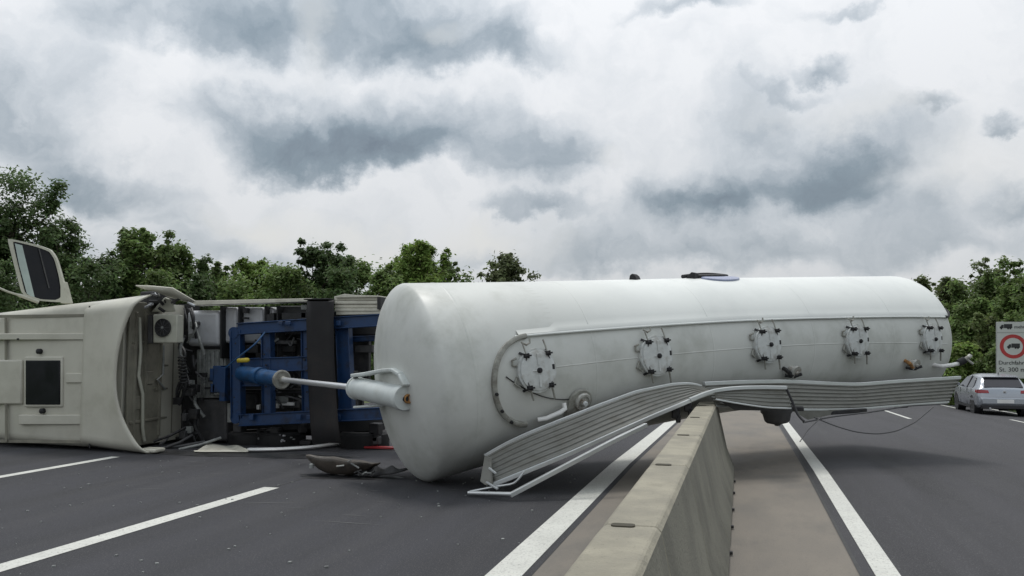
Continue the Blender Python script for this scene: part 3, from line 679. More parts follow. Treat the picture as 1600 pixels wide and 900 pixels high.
MB().lathe(atY(369, 653, 12.5), (0, 1, 0), [(-.03, .001), (-.03, .095), (.1, .095), (.1, .001)], 18, False).build('corner_gusset', MT['blue'], ch)
beam((415, 516), (417, 652), 18, 12.52, name='cross_member')
beam((476, 512), (478, 648), 14, 12.52, name='cross_member')
beam((534, 508), (540, 646), 24, 12.55, name='cross_member')
beam((378, 571), (480, 568), 24, 12.50, name='centre_beam')
beam((378, 600), (405, 600), 8, 12.50, name='tie_bar')
beam((376, 612), (480, 611), 7, 12.9, name='tie_bar', m='dark')
beam((540, 530), (720, 524), 9, 12.8, name='tie_bar')
beam((540, 606), (720, 602), 9, 12.8, name='tie_bar')
# hitch block left of the frame
for i, (x, y, w, h) in enumerate(((343, 592, 14, 44), (352, 600, 10, 56), (336, 585, 8, 20), (337, 606, 8, 14))):
    p = atY(x, y, 12.55); MB().box(p, (w*.0107, .18, h*.0103)).build('hitch_block', MT['blue'], ch, bevel=.008)
# hydraulic cylinder with its chrome rod
c0 = atY(377, 583, 12.35); c1 = atY(440, 593, 11.7); ca = (c1-c0)/np.linalg.norm(c1-c0); cl_ = np.linalg.norm(c1-c0)
cy = MB().lathe(c0, ca, [(0, .001), (0, .115), (.03, .125), (cl_*.45, .125), (cl_*.45, .145), (cl_*.53, .145), (cl_*.53, .12), (cl_, .12), (cl_, .001)], 26, False).build('hydraulic_cylinder', MT['cylblue'], ch)
MB().lathe(c1, ca, [(-.05, .115), (-.05, .135), (-.01, .15), (.02, .15), (.03, .13), (.01, .10), (.01, .06), (.10, .055), (.10, .03)], 26, False).build('collar', MT['grime'], cy)
MB().tube([c1+ca*.02, q0-ax*.015], .04, 16).build('piston_rod', MT['chrome'], cy)
MB().lathe(q0, -ax, [(0, .07), (.05, .06), (.07, .04)], 14, False).build('rod_gland', MT['dark'], cy)
yb = atY(380, 563, 12.3)
MB().lathe(yb, (1, .1, .05), [(-.11, .01), (-.10, .035), (.08, .04), (.11, .02), (.11, .001)], 14, False).build('yellow_float', MT['yellow'], ch, )
MB().tube(smooth(interp([atY(352, 575, 12.3), atY(375, 556, 12.2), atY(400, 537, 12.2), atY(414, 519, 12.4)], 14), 2), .014, 6).build('hose', MT['cylblue'], ch)
# axle, springs and tyres under the frame, mostly in the dark behind it
for X in (-7.6, -6.5):
    MB().lathe((X, 13.3, .02), (0, 0, 1), [(0, .06), (2.35, .06), (2.35, .001)], 14, False).build('axle', MT['dark'], ch)
for X, z in ((-7.6, .36), (-7.6, 2.0), (-6.5, .36), (-6.5, 2.0)):
    MB().lathe((X, 13.45, z-.15), (0, 0, 1), [(0, .25), (.0, .46), (.04, .50), (.26, .50), (.30, .46), (.30, .25)], 30, False).build('tyre', MT['black'], ch)
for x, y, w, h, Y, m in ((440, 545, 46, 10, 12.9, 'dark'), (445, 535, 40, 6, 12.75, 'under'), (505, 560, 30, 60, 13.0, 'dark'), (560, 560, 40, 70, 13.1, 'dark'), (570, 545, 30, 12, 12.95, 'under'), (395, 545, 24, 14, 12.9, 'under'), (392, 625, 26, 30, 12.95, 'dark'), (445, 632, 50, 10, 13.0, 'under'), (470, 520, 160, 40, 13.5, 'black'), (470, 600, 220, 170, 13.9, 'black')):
    MB().box(atY(x, y, Y), (w*Y/1210, .10, h*Y/1260)).build('underframe_part_and_backing', MT[m], ch, bevel=.01)  # the big black boxes are added backing for the dark interior
for x, y, w, h, m in ((432, 634, 8, 8, 'white'), (448, 631, 26, 5, 'white'), (404, 636, 5, 8, 'white'), (440, 625, 22, 12, 'slat')):
    MB().box(atY(x, y, 12.85), (w*.0106, .05, h*.0102)).build('pale_label_plate', MT[m], ch, bevel=.004)
MB().box(atY(330, 585, 14.0), (1.0, .3, 2.2)).build('underframe_part_and_backing', MT['black'], ch)  # black backing slab, added to keep the space behind the fuel tanks dark
rb = random.Random(77)
for k in range(22):
    x = rb.uniform(378, 470); y = rb.uniform(522, 650); Y = rb.uniform(12.65, 12.85); q = rb.uniform(10, 34)
    MB().tube(smooth(interp([atY(x, y, Y), atY(x+q*.5, y+rb.uniform(-8, 10), Y-.05), atY(min(x+q, 474), y+rb.uniform(-12, 16), Y)], 10), 2), rb.uniform(.008, .022), 6).build('hose', MT[rb.choice(['black', 'dark', 'under', 'under', 'slat'])], ch)
for k in range(16):
    x = rb.choice([367, 416, 477]); y = 520+k*8.4
    MB().lathe(atY(x+rb.uniform(-4, 4), y, 12.49), (0, -1, 0), [(-.01, .016), (.012, .016), (.014, .001)], 6, False).build('bolt', MT['dark'], ch)
for k in range(7):
    x = rb.uniform(380, 560); MB().box(atY(x, 505 if k % 2 else 652, 12.40), (rb.uniform(.05, .12), .03, rb.uniform(.05, .10))).build('lug_plate', MT['blue'], ch, bevel=.008)
# dark rubber flap strapped over the frame
fl = [[atY(x, y, Y) for x in np.linspace(x0, x1, 6)] for y, x0, x1, Y in ((469, 481, 522, 12.6), (472, 480, 522, 12.34), (500, 479, 521, 12.30), (560, 480, 522, 12.28), (620, 483, 525, 12.26), (660, 485, 528, 12.2), (692, 488, 532, 12.1))]
MB().grid(fl).build('rubber_flap', MT['flap'], ch, solid=.02)
MB().box(atY(500, 468, 12.5), (.44, .3, .02)).build('flap_strap', MT['black'], ch, bevel=.005)
# side boards along the top of the frame
MB().hexa([atY(298, 470, 12.6), atY(486, 466, 12.6), atY(486, 471, 12.6), atY(298, 477, 12.6)], [atY(298, 470, 12.6)+[0, .3, 0], atY(486, 466, 12.6)+[0, .3, 0], atY(486, 471, 12.6)+[0, .3, 0], atY(298, 477, 12.6)+[0, .3, 0]]).build('side_board', MT['board'], ch, bevel=.006)
bx = thing('aluminium_locker', 'beige corrugated metal locker on top of the blue chassis beside the tank', 'locker', tuple(atY(560, 483, 12.6)))
zt = 0
for i, (y0, y1) in enumerate(((463, 469), (469.6, 475), (475.6, 481), (481.6, 486))):
    o = .02 if i % 2 else 0
    MB().hexa([atY(522+i*.5, y0, 12.5-o), atY(592, y0, 12.5-o), atY(592, y1, 12.5-o), atY(522, y1, 12.5-o)], [atY(522, y0, 12.5)+[0, .4, 0], atY(592, y0, 12.5)+[0, .4, 0], atY(592, y1, 12.5)+[0, .4, 0], atY(522, y1, 12.5)+[0, .4, 0]]).build('locker_plank', MT['board'], bx, bevel=.008)
MB().prism([atY(524, 463, 12.45), atY(538, 459, 12.45), atY(552, 461, 12.45), atY(592, 462, 12.45), atY(592, 464, 12.45), atY(524, 465, 12.45)], (0, .4, 0)).build('locker_lid', MT['board'], bx, bevel=.004)
MB().box(atY(596, 474, 12.55), (.06, .2, .2)).build('locker_clip', MT['dark'], bx)
beam((525, 489), (720, 484), 7, 12.5, m='board', name='lower_board', flange=False)
beam((440, 494), (720, 488), 12, 12.7, m='dark', name='dark_rail', flange=False)

# ------------------------------------------------------------------ truck (lying on its right side)
tr = thing('truck', 'champagne coloured truck cab lying on its side with its roof towards us', 'truck', (-11, 12.2, 0))
def rrect(y0, y1, z0, z1, r, n=6):
    out = []
    for cy_, cz_, a0 in ((y1-r, z1-r, 0), (y0+r, z1-r, 90), (y0+r, z0+r, 180), (y1-r, z0+r, 270)):
        for k in range(n+1):
            a = R_(a0+90*k/n); out.append((cy_+r*math.cos(a), cz_+r*math.sin(a)))
    return out
st_ = [(-13.6, 12.2, 13.3, .45, 2.0, .35), (-13.3, 11.75, 13.5, .20, 2.2, .32), (-12.7, 11.42, 13.5, .10, 2.25, .26), (-12.0, 11.34, 13.5, .06, 2.29, .2), (-11.0, 11.30, 13.5, .05, 2.37, .16), (-10.3, 11.28, 13.5, .045, 2.42, .15), (-9.60, 11.30, 13.4, .045, 2.42, .14)]
rows = [[(x-(0.10*(y-y0)/(y1-y0) if i == len(st_)-1 else 0), y, z) for y, z in rrect(y0, y1, z0, z1, r)] for i, (x, y0, y1, z0, z1, r) in enumerate(st_)]
mb = MB().grid(rows, True); n = len(rows[0]); mb.f += [tuple(range(n-1, -1, -1)), tuple((len(rows)-1)*n+k for k in range(n))]
mb.build('cab_shell', MT['cab'], tr, angle=40)
# lower roof skin step and air deflector with its hollow curved trailing edge
G = []
zs = np.linspace(-.02, 2.50, 49)
for z in zs:
    t = (z-1.22)/1.26; xe = -9.53+(.40 if t > 0 else .64)*abs(t)**2.2
    r = []
    for k in range(13):
        u = k/12; x = -10.31+(xe+10.31)*u
        zz = 1.22+(z-1.22)*(.93+.07*u)
        corner = max(0, abs(t)-.86)/.14; Y = 11.235-.16*u**1.5+.20*corner**2
        r.append((x, Y, max(zz, .012)))
    G.append(r)
MB().grid(G).build('air_deflector', MT['cab'], tr, solid=.03, angle=60)
for z in (2.44, .05):
    pass
MB().hexa(*[[atY(x, y, Y_) for x, y in ((138.6, 700), (141, 700), (141, 478), (138.6, 478))] for Y_ in (11.265, 11.31)]).build('roof_joint', MT['black'], tr)
for (xa, ya, xb, yb) in ((-10, 494.5, 138, 493), (-10, 689, 138, 690.5), (9, 494, 9.8, 690)):
    MB().bar(atY(xa, ya, 11.31), atY(xb, yb, 11.285), .012, .05).build('panel_joint', MT['cabr'], tr)
def onroof(x, y): return atY(x, y, 11.30)
def roofbox(name, x0, x1, y0, y1, h, m='cab', bevel=.012, base=.05, Y=11.30, par=None):
    a, b, c, d = [atY(x, y, Y-.0) for x, y in ((x0, y1), (x1, y1), (x1, y0), (x0, y0))]
    return MB().hexa([p-np.array([0, h, 0]) for p in (a, b, c, d)], [p+np.array([0, base, 0]) for p in (a, b, c, d)]).build(name, MT[m], par or tr, bevel=bevel)
roofbox('roof_rib', -22, 137, 521, 531, .045); roofbox('roof_rib', 105, 142, 583, 598, .045); roofbox('roof_rib', 32, 143, 648, 663, .045)
for y in (527, 591, 656): roofbox('rib_end_cap', 138.5 if y < 560 else 143.5, 142 if y < 560 else 146.5, y-4, y+5, .04, 'black', .003)
roofbox('roof_blister', -24, 35, 562, 632, .022, bevel=.03)
hf = roofbox('roof_hatch', 40, 100, 557, 636, .035, 'cab', .02)
roofbox('hatch_glass', 43.5, 97, 563, 632, .052, 'glass', .012, par=hf)
for x, y in ((63, 549), (68, 642)): MB().lathe(onroof(x, y), (0, -1, 0), [(-.02, .045), (.05, .045), (.065, .03), (.07, .001)], 14, False).build('roof_stud', MT['black'], tr)
for x, y in ((175, 527), (180, 658)): MB().prism([atY(x-7, y+4, 11.2), atY(x+6, y+4, 11.2), atY(x+3, y-5, 11.2), atY(x-4, y-5, 11.2)], (0, .05, 0)).build('step_notch', MT['cabr'], tr, bevel=.004)
MB().box(atY(28, 530, 11.25), (.03, .02, .03)).build('roof_stud', MT['black'], tr)
# rear wall
def rw(y, z, o=0.0): return np.array([-9.54-.14*(y-11.3)+o, y, z])
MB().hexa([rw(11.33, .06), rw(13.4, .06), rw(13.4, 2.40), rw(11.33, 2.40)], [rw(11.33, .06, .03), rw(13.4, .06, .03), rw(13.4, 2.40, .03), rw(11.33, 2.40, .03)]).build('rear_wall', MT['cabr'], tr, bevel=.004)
for y in (11.5, 11.78, 12.25, 12.62, 13.0):
    MB().hexa([rw(y-.03, .15, .02), rw(y+.03, .15, .02), rw(y+.03, 2.25, .02), rw(y-.03, 2.25, .02)], [rw(y-.018, .17, .065), rw(y+.018, .17, .065), rw(y+.018, 2.23, .065), rw(y-.018, 2.23, .065)]).build('wall_rib', MT['cabr'], tr)
for z, y0, y1 in ((.45, 11.4, 13.2), (.95, 12.1, 13.2), (1.75, 11.4, 12.2), (1.35, 12.3, 13.2)):
    MB().hexa([rw(y0, z-.03, .02), rw(y1, z-.03, .02), rw(y1, z+.03, .02), rw(y0, z+.03, .02)], [rw(y0, z-.015, .05), rw(y1, z-.015, .05), rw(y1, z+.015, .05), rw(y0, z+.015, .05)]).build('wall_rib', MT['cabr'], tr)
for z, y in ((.55, 12.9), (1.15, 11.95), (.75, 11.6), (1.5, 12.7)):
    MB().hexa([rw(y-.1, z-.12, .02), rw(y+.1, z-.12, .02), rw(y+.1, z+.12, .02), rw(y-.1, z+.12, .02)], [rw(y-.08, z-.1, .045), rw(y+.08, z-.1, .045), rw(y+.08, z+.1, .045), rw(y-.08, z+.1, .045)]).build('pressed_panel', MT['cabr'], tr)
MB().tube([rw(11.55, 2.15, .06), rw(11.6, 1.6, .07), rw(11.55, 1.2, .08), rw(11.68, .9, .08), rw(11.72, .35, .07), rw(11.8, .12, .06)], .028, 10).build('wall_pipe', MT['acu'], tr)
MB().tube([rw(12.3, 1.7, .06), rw(12.28, 1.2, .08), rw(12.1, 1.12, .08), rw(12.35, .95, .08)], .018, 8).build('wall_hose', MT['slat'], tr)
MB().hexa([rw(12.75, .35, .03), rw(12.9, .35, .03), rw(12.9, .65, .03), rw(12.75, .65, .03)], [rw(12.75, .35, .06), rw(12.9, .35, .06), rw(12.9, .65, .06), rw(12.75, .65, .06)]).build('grab_recess', MT['black'], tr)
# cooling unit on the rear wall
def face(x0, y0, x1, y1, Y): return [atY(x0, y1, Y), atY(x1, y1, Y), atY(x1, y0, Y), atY(x0, y0, Y)]
ac = MB().hexa(face(239, 491, 277, 536, 11.62), [p+np.array([-.12, .32, 0]) for p in face(239, 491, 277, 536, 11.62)]).build('cooling_unit', MT['acu'], tr, bevel=.02)
fc = atY(254.5, 512, 11.6)
MB().lathe(fc, (0, -1, 0), [(-.03, .14), (.015, .15), (.02, .14), (.004, .13), (.004, .001)], 26, False).build('fan_opening', MT['black'], ac)
for k in range(5): MB().box(fc+np.array([0, -.012, 0]), (.26, .008, .007), ((math.cos(k*.63), 0, math.sin(k*.63)), (0, 1, 0), (-math.sin(k*.63), 0, math.cos(k*.63)))).build('fan_bar', MT['under'], ac)
MB().lathe(fc, (0, -1, 0), [(0, .025), (.025, .022), (.027, .001)], 10, False).build('fan_hub', MT['slat'], ac)
MB().hexa(face(231, 492, 238, 536, 11.65), [p+np.array([0, .3, 0]) for p in face(231, 492, 238, 536, 11.65)]).build('cooling_fins', MT['under'], ac)
# expansion tank and torn side fairing above
MB().hexa([atY(236, 488, 11.8), atY(275, 487, 11.8), atY(268, 468, 11.8), atY(258, 464, 11.8)], [atY(236, 488, 12.2), atY(275, 487, 12.2), atY(268, 468, 12.2), atY(258, 464, 12.2)]).build('expansion_tank', MT['acu'], tr, bevel=.02)
G = [[atY(*p) for p in r] for r in (((212, 446, 11.35), (238, 447, 11.35), (270, 450, 11.4), (292, 463, 11.6), (306, 471, 12.0)),
                                     ((222, 450, 11.4), (240, 453, 11.4), (262, 457, 11.45), (283, 466, 11.6), (302, 472, 12.0)),
                                     ((228, 452, 11.6), (244, 455, 11.7), (262, 463, 11.8), (280, 468, 11.9), (300, 473, 12.2)))]
MB().grid(G).build('side_fairing', MT['board'], tr, solid=.02, angle=70)
MB().box(atY(247, 466, 12.0), (.5, .3, .22)).build('fairing_gap_shade', MT['black'], tr, bevel=.03)  # solid black block put in for the shaded gap under the fairing
rb = random.Random(4)
for k in range(16):
    x = rb.uniform(228, 300); y = rb.uniform(460, 482) if x < 250 or x > 268 else rb.uniform(470, 480)
    MB().tube([atY(x, y, 11.72), atY(x+rb.uniform(-14, 14), y+rb.uniform(-7, 7), 11.74)], rb.uniform(.01, .03), 6).build('hose_stub', MT[rb.choice(['black', 'slat', 'under', 'tankw'])], tr)
# clutter of hoses, springs and brackets in the gap behind the cab
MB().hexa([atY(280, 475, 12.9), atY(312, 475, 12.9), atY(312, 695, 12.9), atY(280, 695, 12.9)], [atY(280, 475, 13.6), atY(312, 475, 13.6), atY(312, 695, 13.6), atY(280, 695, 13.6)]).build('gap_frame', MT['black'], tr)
for k in range(46):
    x = rb.uniform(278, 308); y = rb.uniform(480, 690); Y = rb.uniform(12.3, 12.75)
    mat_ = rb.choice(['black', 'dark', 'dark', 'under', 'under', 'slat'])
    if rb.random() < .5: MB().tube(smooth(interp([atY(x, y, Y), atY(x+rb.uniform(-8, 8), y+rb.uniform(5, 22), Y-.1), atY(x+rb.uniform(-14, 16), y+rb.uniform(18, 46), Y)], 8), 1), rb.uniform(.012, .03), 6).build('hose', MT[mat_], tr)
    else: MB().box(atY(x, y, Y), (rb.uniform(.05, .18), .1, rb.uniform(.04, .14))).build('bracket', MT[mat_], tr, bevel=.01)
for k in range(9):
    z0 = atY(284+k*.3, 560+k*5, 12.3); MB().lathe(z0, (0, 0, 1), [(0, .06), (.02, .075), (.04, .06)], 14, False).build('air_spring_fold', MT['black'], tr)
# fuel tanks and boxes
def rbox(name, x0, x1, y0, y1, Y, d, m, bev=.03, par=None):
    f = face(x0, y0, x1, y1, Y); return MB().hexa(f, [p+np.array([0, d, 0]) for p in f]).build(name, MT[m], par or tr, bevel=bev, seg=4)
ft = rbox('fuel_tank', 291, 343, 485, 541, 12.75, .5, 'tankw', .08)
for x0, x1 in ((347, 370), (376, 411), (417, 429)): rbox('fuel_tank', x0, x1, 480, 536, 12.85, .5, 'tankw', .05)
for x in (345, 373, 414, 433): rbox('tank_strap', x-1.2, x+1.2, 478, 560, 12.72, .5, 'black', .003)
for x, y, h in ((382, 485, 8), (382, 497, 3), (419, 500, 18), (425, 496, 14)): rbox('tank_fitting', x-3, x+3, y-h/2, y+h/2, 12.7, .1, 'dark', .005)
rbox('valve_box', 436, 478, 478, 505, 12.9, .3, 'under', .02); rbox('valve_block', 470, 478, 476, 484, 12.7, .2, 'slat', .01); rbox('valve_block', 470, 478, 488, 497, 12.7, .2, 'white', .01)
bb = rbox('battery_box', 307, 352, 546, 622, 12.85, .4, 'slat', .02)
for k in range(6): rbox('cover_rib', 310+k*7, 313.5+k*7, 549, 618, 12.82, .05, 'slat', .006, bb)
for k in range(14):
    x = rb.uniform(310, 350); y = rb.uniform(575, 625); p = atY(x, y, 12.7)
    MB().box(p, (rb.uniform(.03, .16), .06, rb.uniform(.02, .08))).build('bracket', MT[rb.choice(['black', 'dark', 'slat', 'under'])], tr, bevel=.006)
rbox('air_tank', 308, 354, 624, 690, 12.8, .5, 'under', .05)
rbox('pale_side_strip', 355, 361, 630, 660, 12.75, .1, 'slat', .005)
for k in range(16):
    x = rb.uniform(370, 600); y = rb.uniform(665, 692); p = atY(x, y, 12.9)
    MB().box(p, (rb.uniform(.08, .35), .2, rb.uniform(.06, .2))).build('underbody_part', MT[rb.choice(['black', 'dark', 'under', 'dark'])], tr, bevel=.02)
for k in range(12):
    p = atY(rb.uniform(400, 462), rb.uniform(680, 692), 12.75); MB().box(p, (rb.uniform(.02, .05), .03, rb.uniform(.02, .04))).build('shiny_fitting', MT[rb.choice(['tankw', 'slat'])], tr)
for x in (395, 440, 570): MB().lathe(atY(x, 668, 13.1), (0, 0, 1), [(-.42, .2), (-.42, .38), (-.36, .42), (-.1, .42), (-.06, .38), (-.06, .2)], 26, False).build('wheel', MT['black'], tr)
for p, q in (((240, 690), (290, 668)), ((246, 700), (320, 690)), ((262, 698), (300, 680)), ((250, 694), (262, 684)), ((280, 702), (345, 684))):
    MB().tube([atY(*p, 11.8), atY((p[0]+q[0])/2, (p[1]+q[1])/2+2, 11.9), atY(*q, 12.2)], .022, 8).build('broken_pipe', MT[rb.choice(['under', 'slat', 'dark'])], tr)
MB().box(atY(238, 703, 11.3), (.30, .25, .06)).build('corner_foot', MT['board'], tr, bevel=.02)
# upper door standing open, with window and mirror arm
DB = lambda x, y, t: atY(x, y, 11.75+1.0*t)
def dpt(x, y): return atY(x, y, 11.75+.9*(x-12)/95)
outer = [(11, 372), (13, 372.5), (30, 376), (60, 383), (79, 390), (88, 404), (96, 432), (107, 471), (90, 472), (60, 470), (34, 460), (22, 415)]
inner = [(18, 376.5), (30, 379), (58, 386), (77, 393), (85, 405), (92, 432), (97, 464), (88, 469), (62, 467.5), (38, 459), (27, 415)]
def ringmesh(o_, i_, th):
    O = smooth_closed([dpt(*p) for p in o_]); I = smooth_closed([dpt(*p) for p in i_]); n = len(O); t = np.array([-.02, th, 0])
    vs = list(O)+list(I)+[p+t for p in O]+[p+t for p in I]; fs = []
    for k in range(n):
        j = (k+1) % n
        fs += [(k, j, n+j, n+k), (2*n+j, 2*n+k, 3*n+k, 3*n+j), (j, k, 2*n+k, 2*n+j), (n+k, n+j, 3*n+j, 3*n+k)]
    return vs, fs
def smooth_closed(P, n=44):
    P = np.array(P+[P[0]]); d = np.r_[0, np.cumsum(np.linalg.norm(np.diff(P, axis=0), axis=1))]; t = np.linspace(0, d[-1], n, endpoint=False)
    Q = np.stack([np.interp(t, d, P[:, k]) for k in range(3)], 1)
    return (np.roll(Q, 1, 0)+6*Q+np.roll(Q, -1, 0))/8
def resamp(lst): return lst
door = MB().add(*ringmesh(outer, inner, .07)).build('door', MT['acu'], tr, angle=40)
gl = smooth_closed([dpt(*p)+np.array([-.01, .03, 0]) for p in inner])
MB().prism(gl, (-.002, .006, 0)).build('window', MT['glass'], door)
MB().prism([dpt(22, 380)+[0, .015, 0], dpt(33, 383)+[0, .015, 0], dpt(53, 466)+[0, .015, 0], dpt(41, 459)+[0, .015, 0], dpt(29, 415)+[0, .015, 0]], (0, .008, 0)).build('reflecting_pane', MT['glassg'], door)
MB().bar(dpt(60, 388)+[0, .01, 0], dpt(76, 450)+[0, .01, 0], .02, .02).build('window_divider', MT['under'], door)
MB().hexa([dpt(94, 440), dpt(98, 440), dpt(107, 474), dpt(94, 474)], [p+np.array([0, .12, 0]) for p in (dpt(94, 440), dpt(98, 440), dpt(107, 474), dpt(94, 474))]).build('door_post', MT['acu'], door, bevel=.01)
MB().tube(smooth(interp([dpt(5, 450)-[0, .1, 0], dpt(18, 456)-[0, .1, 0], dpt(36, 463), dpt(60, 472)], 12), 1), [.018]*6+[.032]*6, 10).build('mirror_arm', MT['acu'], door)

# ------------------------------------------------------------------ debris on the road
db = thing('broken_bumper', 'torn dark bumper shell lying on the asphalt in front of the tank end', 'car part', tuple(atZ(540, 744)))
o0 = atZ(521, 746)
G = []
for i in range(25):      # open bowl: one end of the bumper, hollow side up
    a = 2*math.pi*i/24; e = 1+.12*math.sin(2*a+1)+.05*math.sin(5*a)
    G.append([(o0[0]+(.16+.31*q**.8)*e*math.cos(a)*q**.3, o0[1]+.22+.20*q**.6*math.sin(a), .012+.19*q**2.2*(1+.22*math.cos(a+2.6))+.008*math.sin(7*a)*q) for q in (.02, .3, .55, .75, .9, 1)])
MB().grid(G).build('bumper_shell', MT['shell'], db, solid=.012, angle=70)
G = [[(o0[0]+.30+.62*u, o0[1]+.10+.24*v+.03*math.sin(u*14), .012+.11*(1-abs(2*u-.6)**2*.5)*math.sin(v*2.8)*(.8+.3*math.sin(u*17+v*5))+.09*u*u) for v in np.linspace(0, 1, 8)] for u in np.linspace(0, 1, 16)]
MB().grid(G).build('crumpled_liner', MT['black'], db, solid=.012, angle=30)
rb = random.Random(9)
for k in range(9):
    p = o0+np.array([rb.uniform(.1, .6), rb.uniform(-.08, .1), rb.uniform(.08, .2)])
    MB().tube([p, p+np.array([rb.uniform(-.12, .12), .0, rb.uniform(-.06, .06)])], rb.uniform(.006, .014), 6).build('torn_bracket', MT[rb.choice(['slat', 'valve', 'black'])], db)
MB().lathe(o0+np.array([-.34, .05, .10]), (0, 0, 1), [(0, .03), (.05, .03), (.06, .001)], 10, False).build('shell_clip', MT['slat'], db)
rs = thing('red_strip', 'flat red strip lying on the asphalt beside the tank end', 'debris', tuple(atZ(592, 701)))
MB().box(atZ(592, 701)+[0, 0, .02], (.55, .12, .035)).build('strip_body', MT['red'], rs, bevel=.008)
wsx = thing('white_fairing_strip', 'long curved pale fairing strip lying on the road below the blue chassis', 'debris', tuple(atZ(460, 705)))
c_ = smooth(interp([atZ(*p) for p in ((385, 707), (430, 706.5), (480, 703.5), (520, 698), (566, 692))], 30), 3)
MB().grid([[p+[0, 0, .012], p+[.0, -.02, .035], p+[0, .03, .06], p+[0, .09, .06]] for p in c_]).build('strip_body', MT['white'], wsx, solid=.01)
wp = thing('crumpled_fairing', 'crumpled pale fairing sheet lying on the road between cab and chassis', 'debris', tuple(atZ(345, 703)))
G = [[atZ(303+85*u, 708-11*v*(1-abs(2*u-1)**1.4))+[0, 0, .02+.03*math.sin(u*11+v*5)*v+.02*v] for v in np.linspace(0, 1, 6)] for u in np.linspace(0, 1, 18)]
MB().grid(G).build('fairing_sheet', MT['board'], wp, solid=.008, angle=25)
rb = random.Random(21)
mb = MB()
for k in range(150):
    x, y = rb.uniform(-9, -1.8), rb.uniform(4.5, 11); s = rb.uniform(.004, .014)
    mb.box((x, y, s*.4), (s*rb.uniform(1, 2.5), s*rb.uniform(1, 2), s), ((math.cos(k), math.sin(k), 0), (-math.sin(k), math.cos(k), 0), (0, 0, 1)))
mb.build('road_crumbs', MT['slat'], kind='stuff', smooth=False)
bpy.data.objects['road_crumbs']['label'] = 'small pale glass and stone crumbs scattered over the left carriageway'

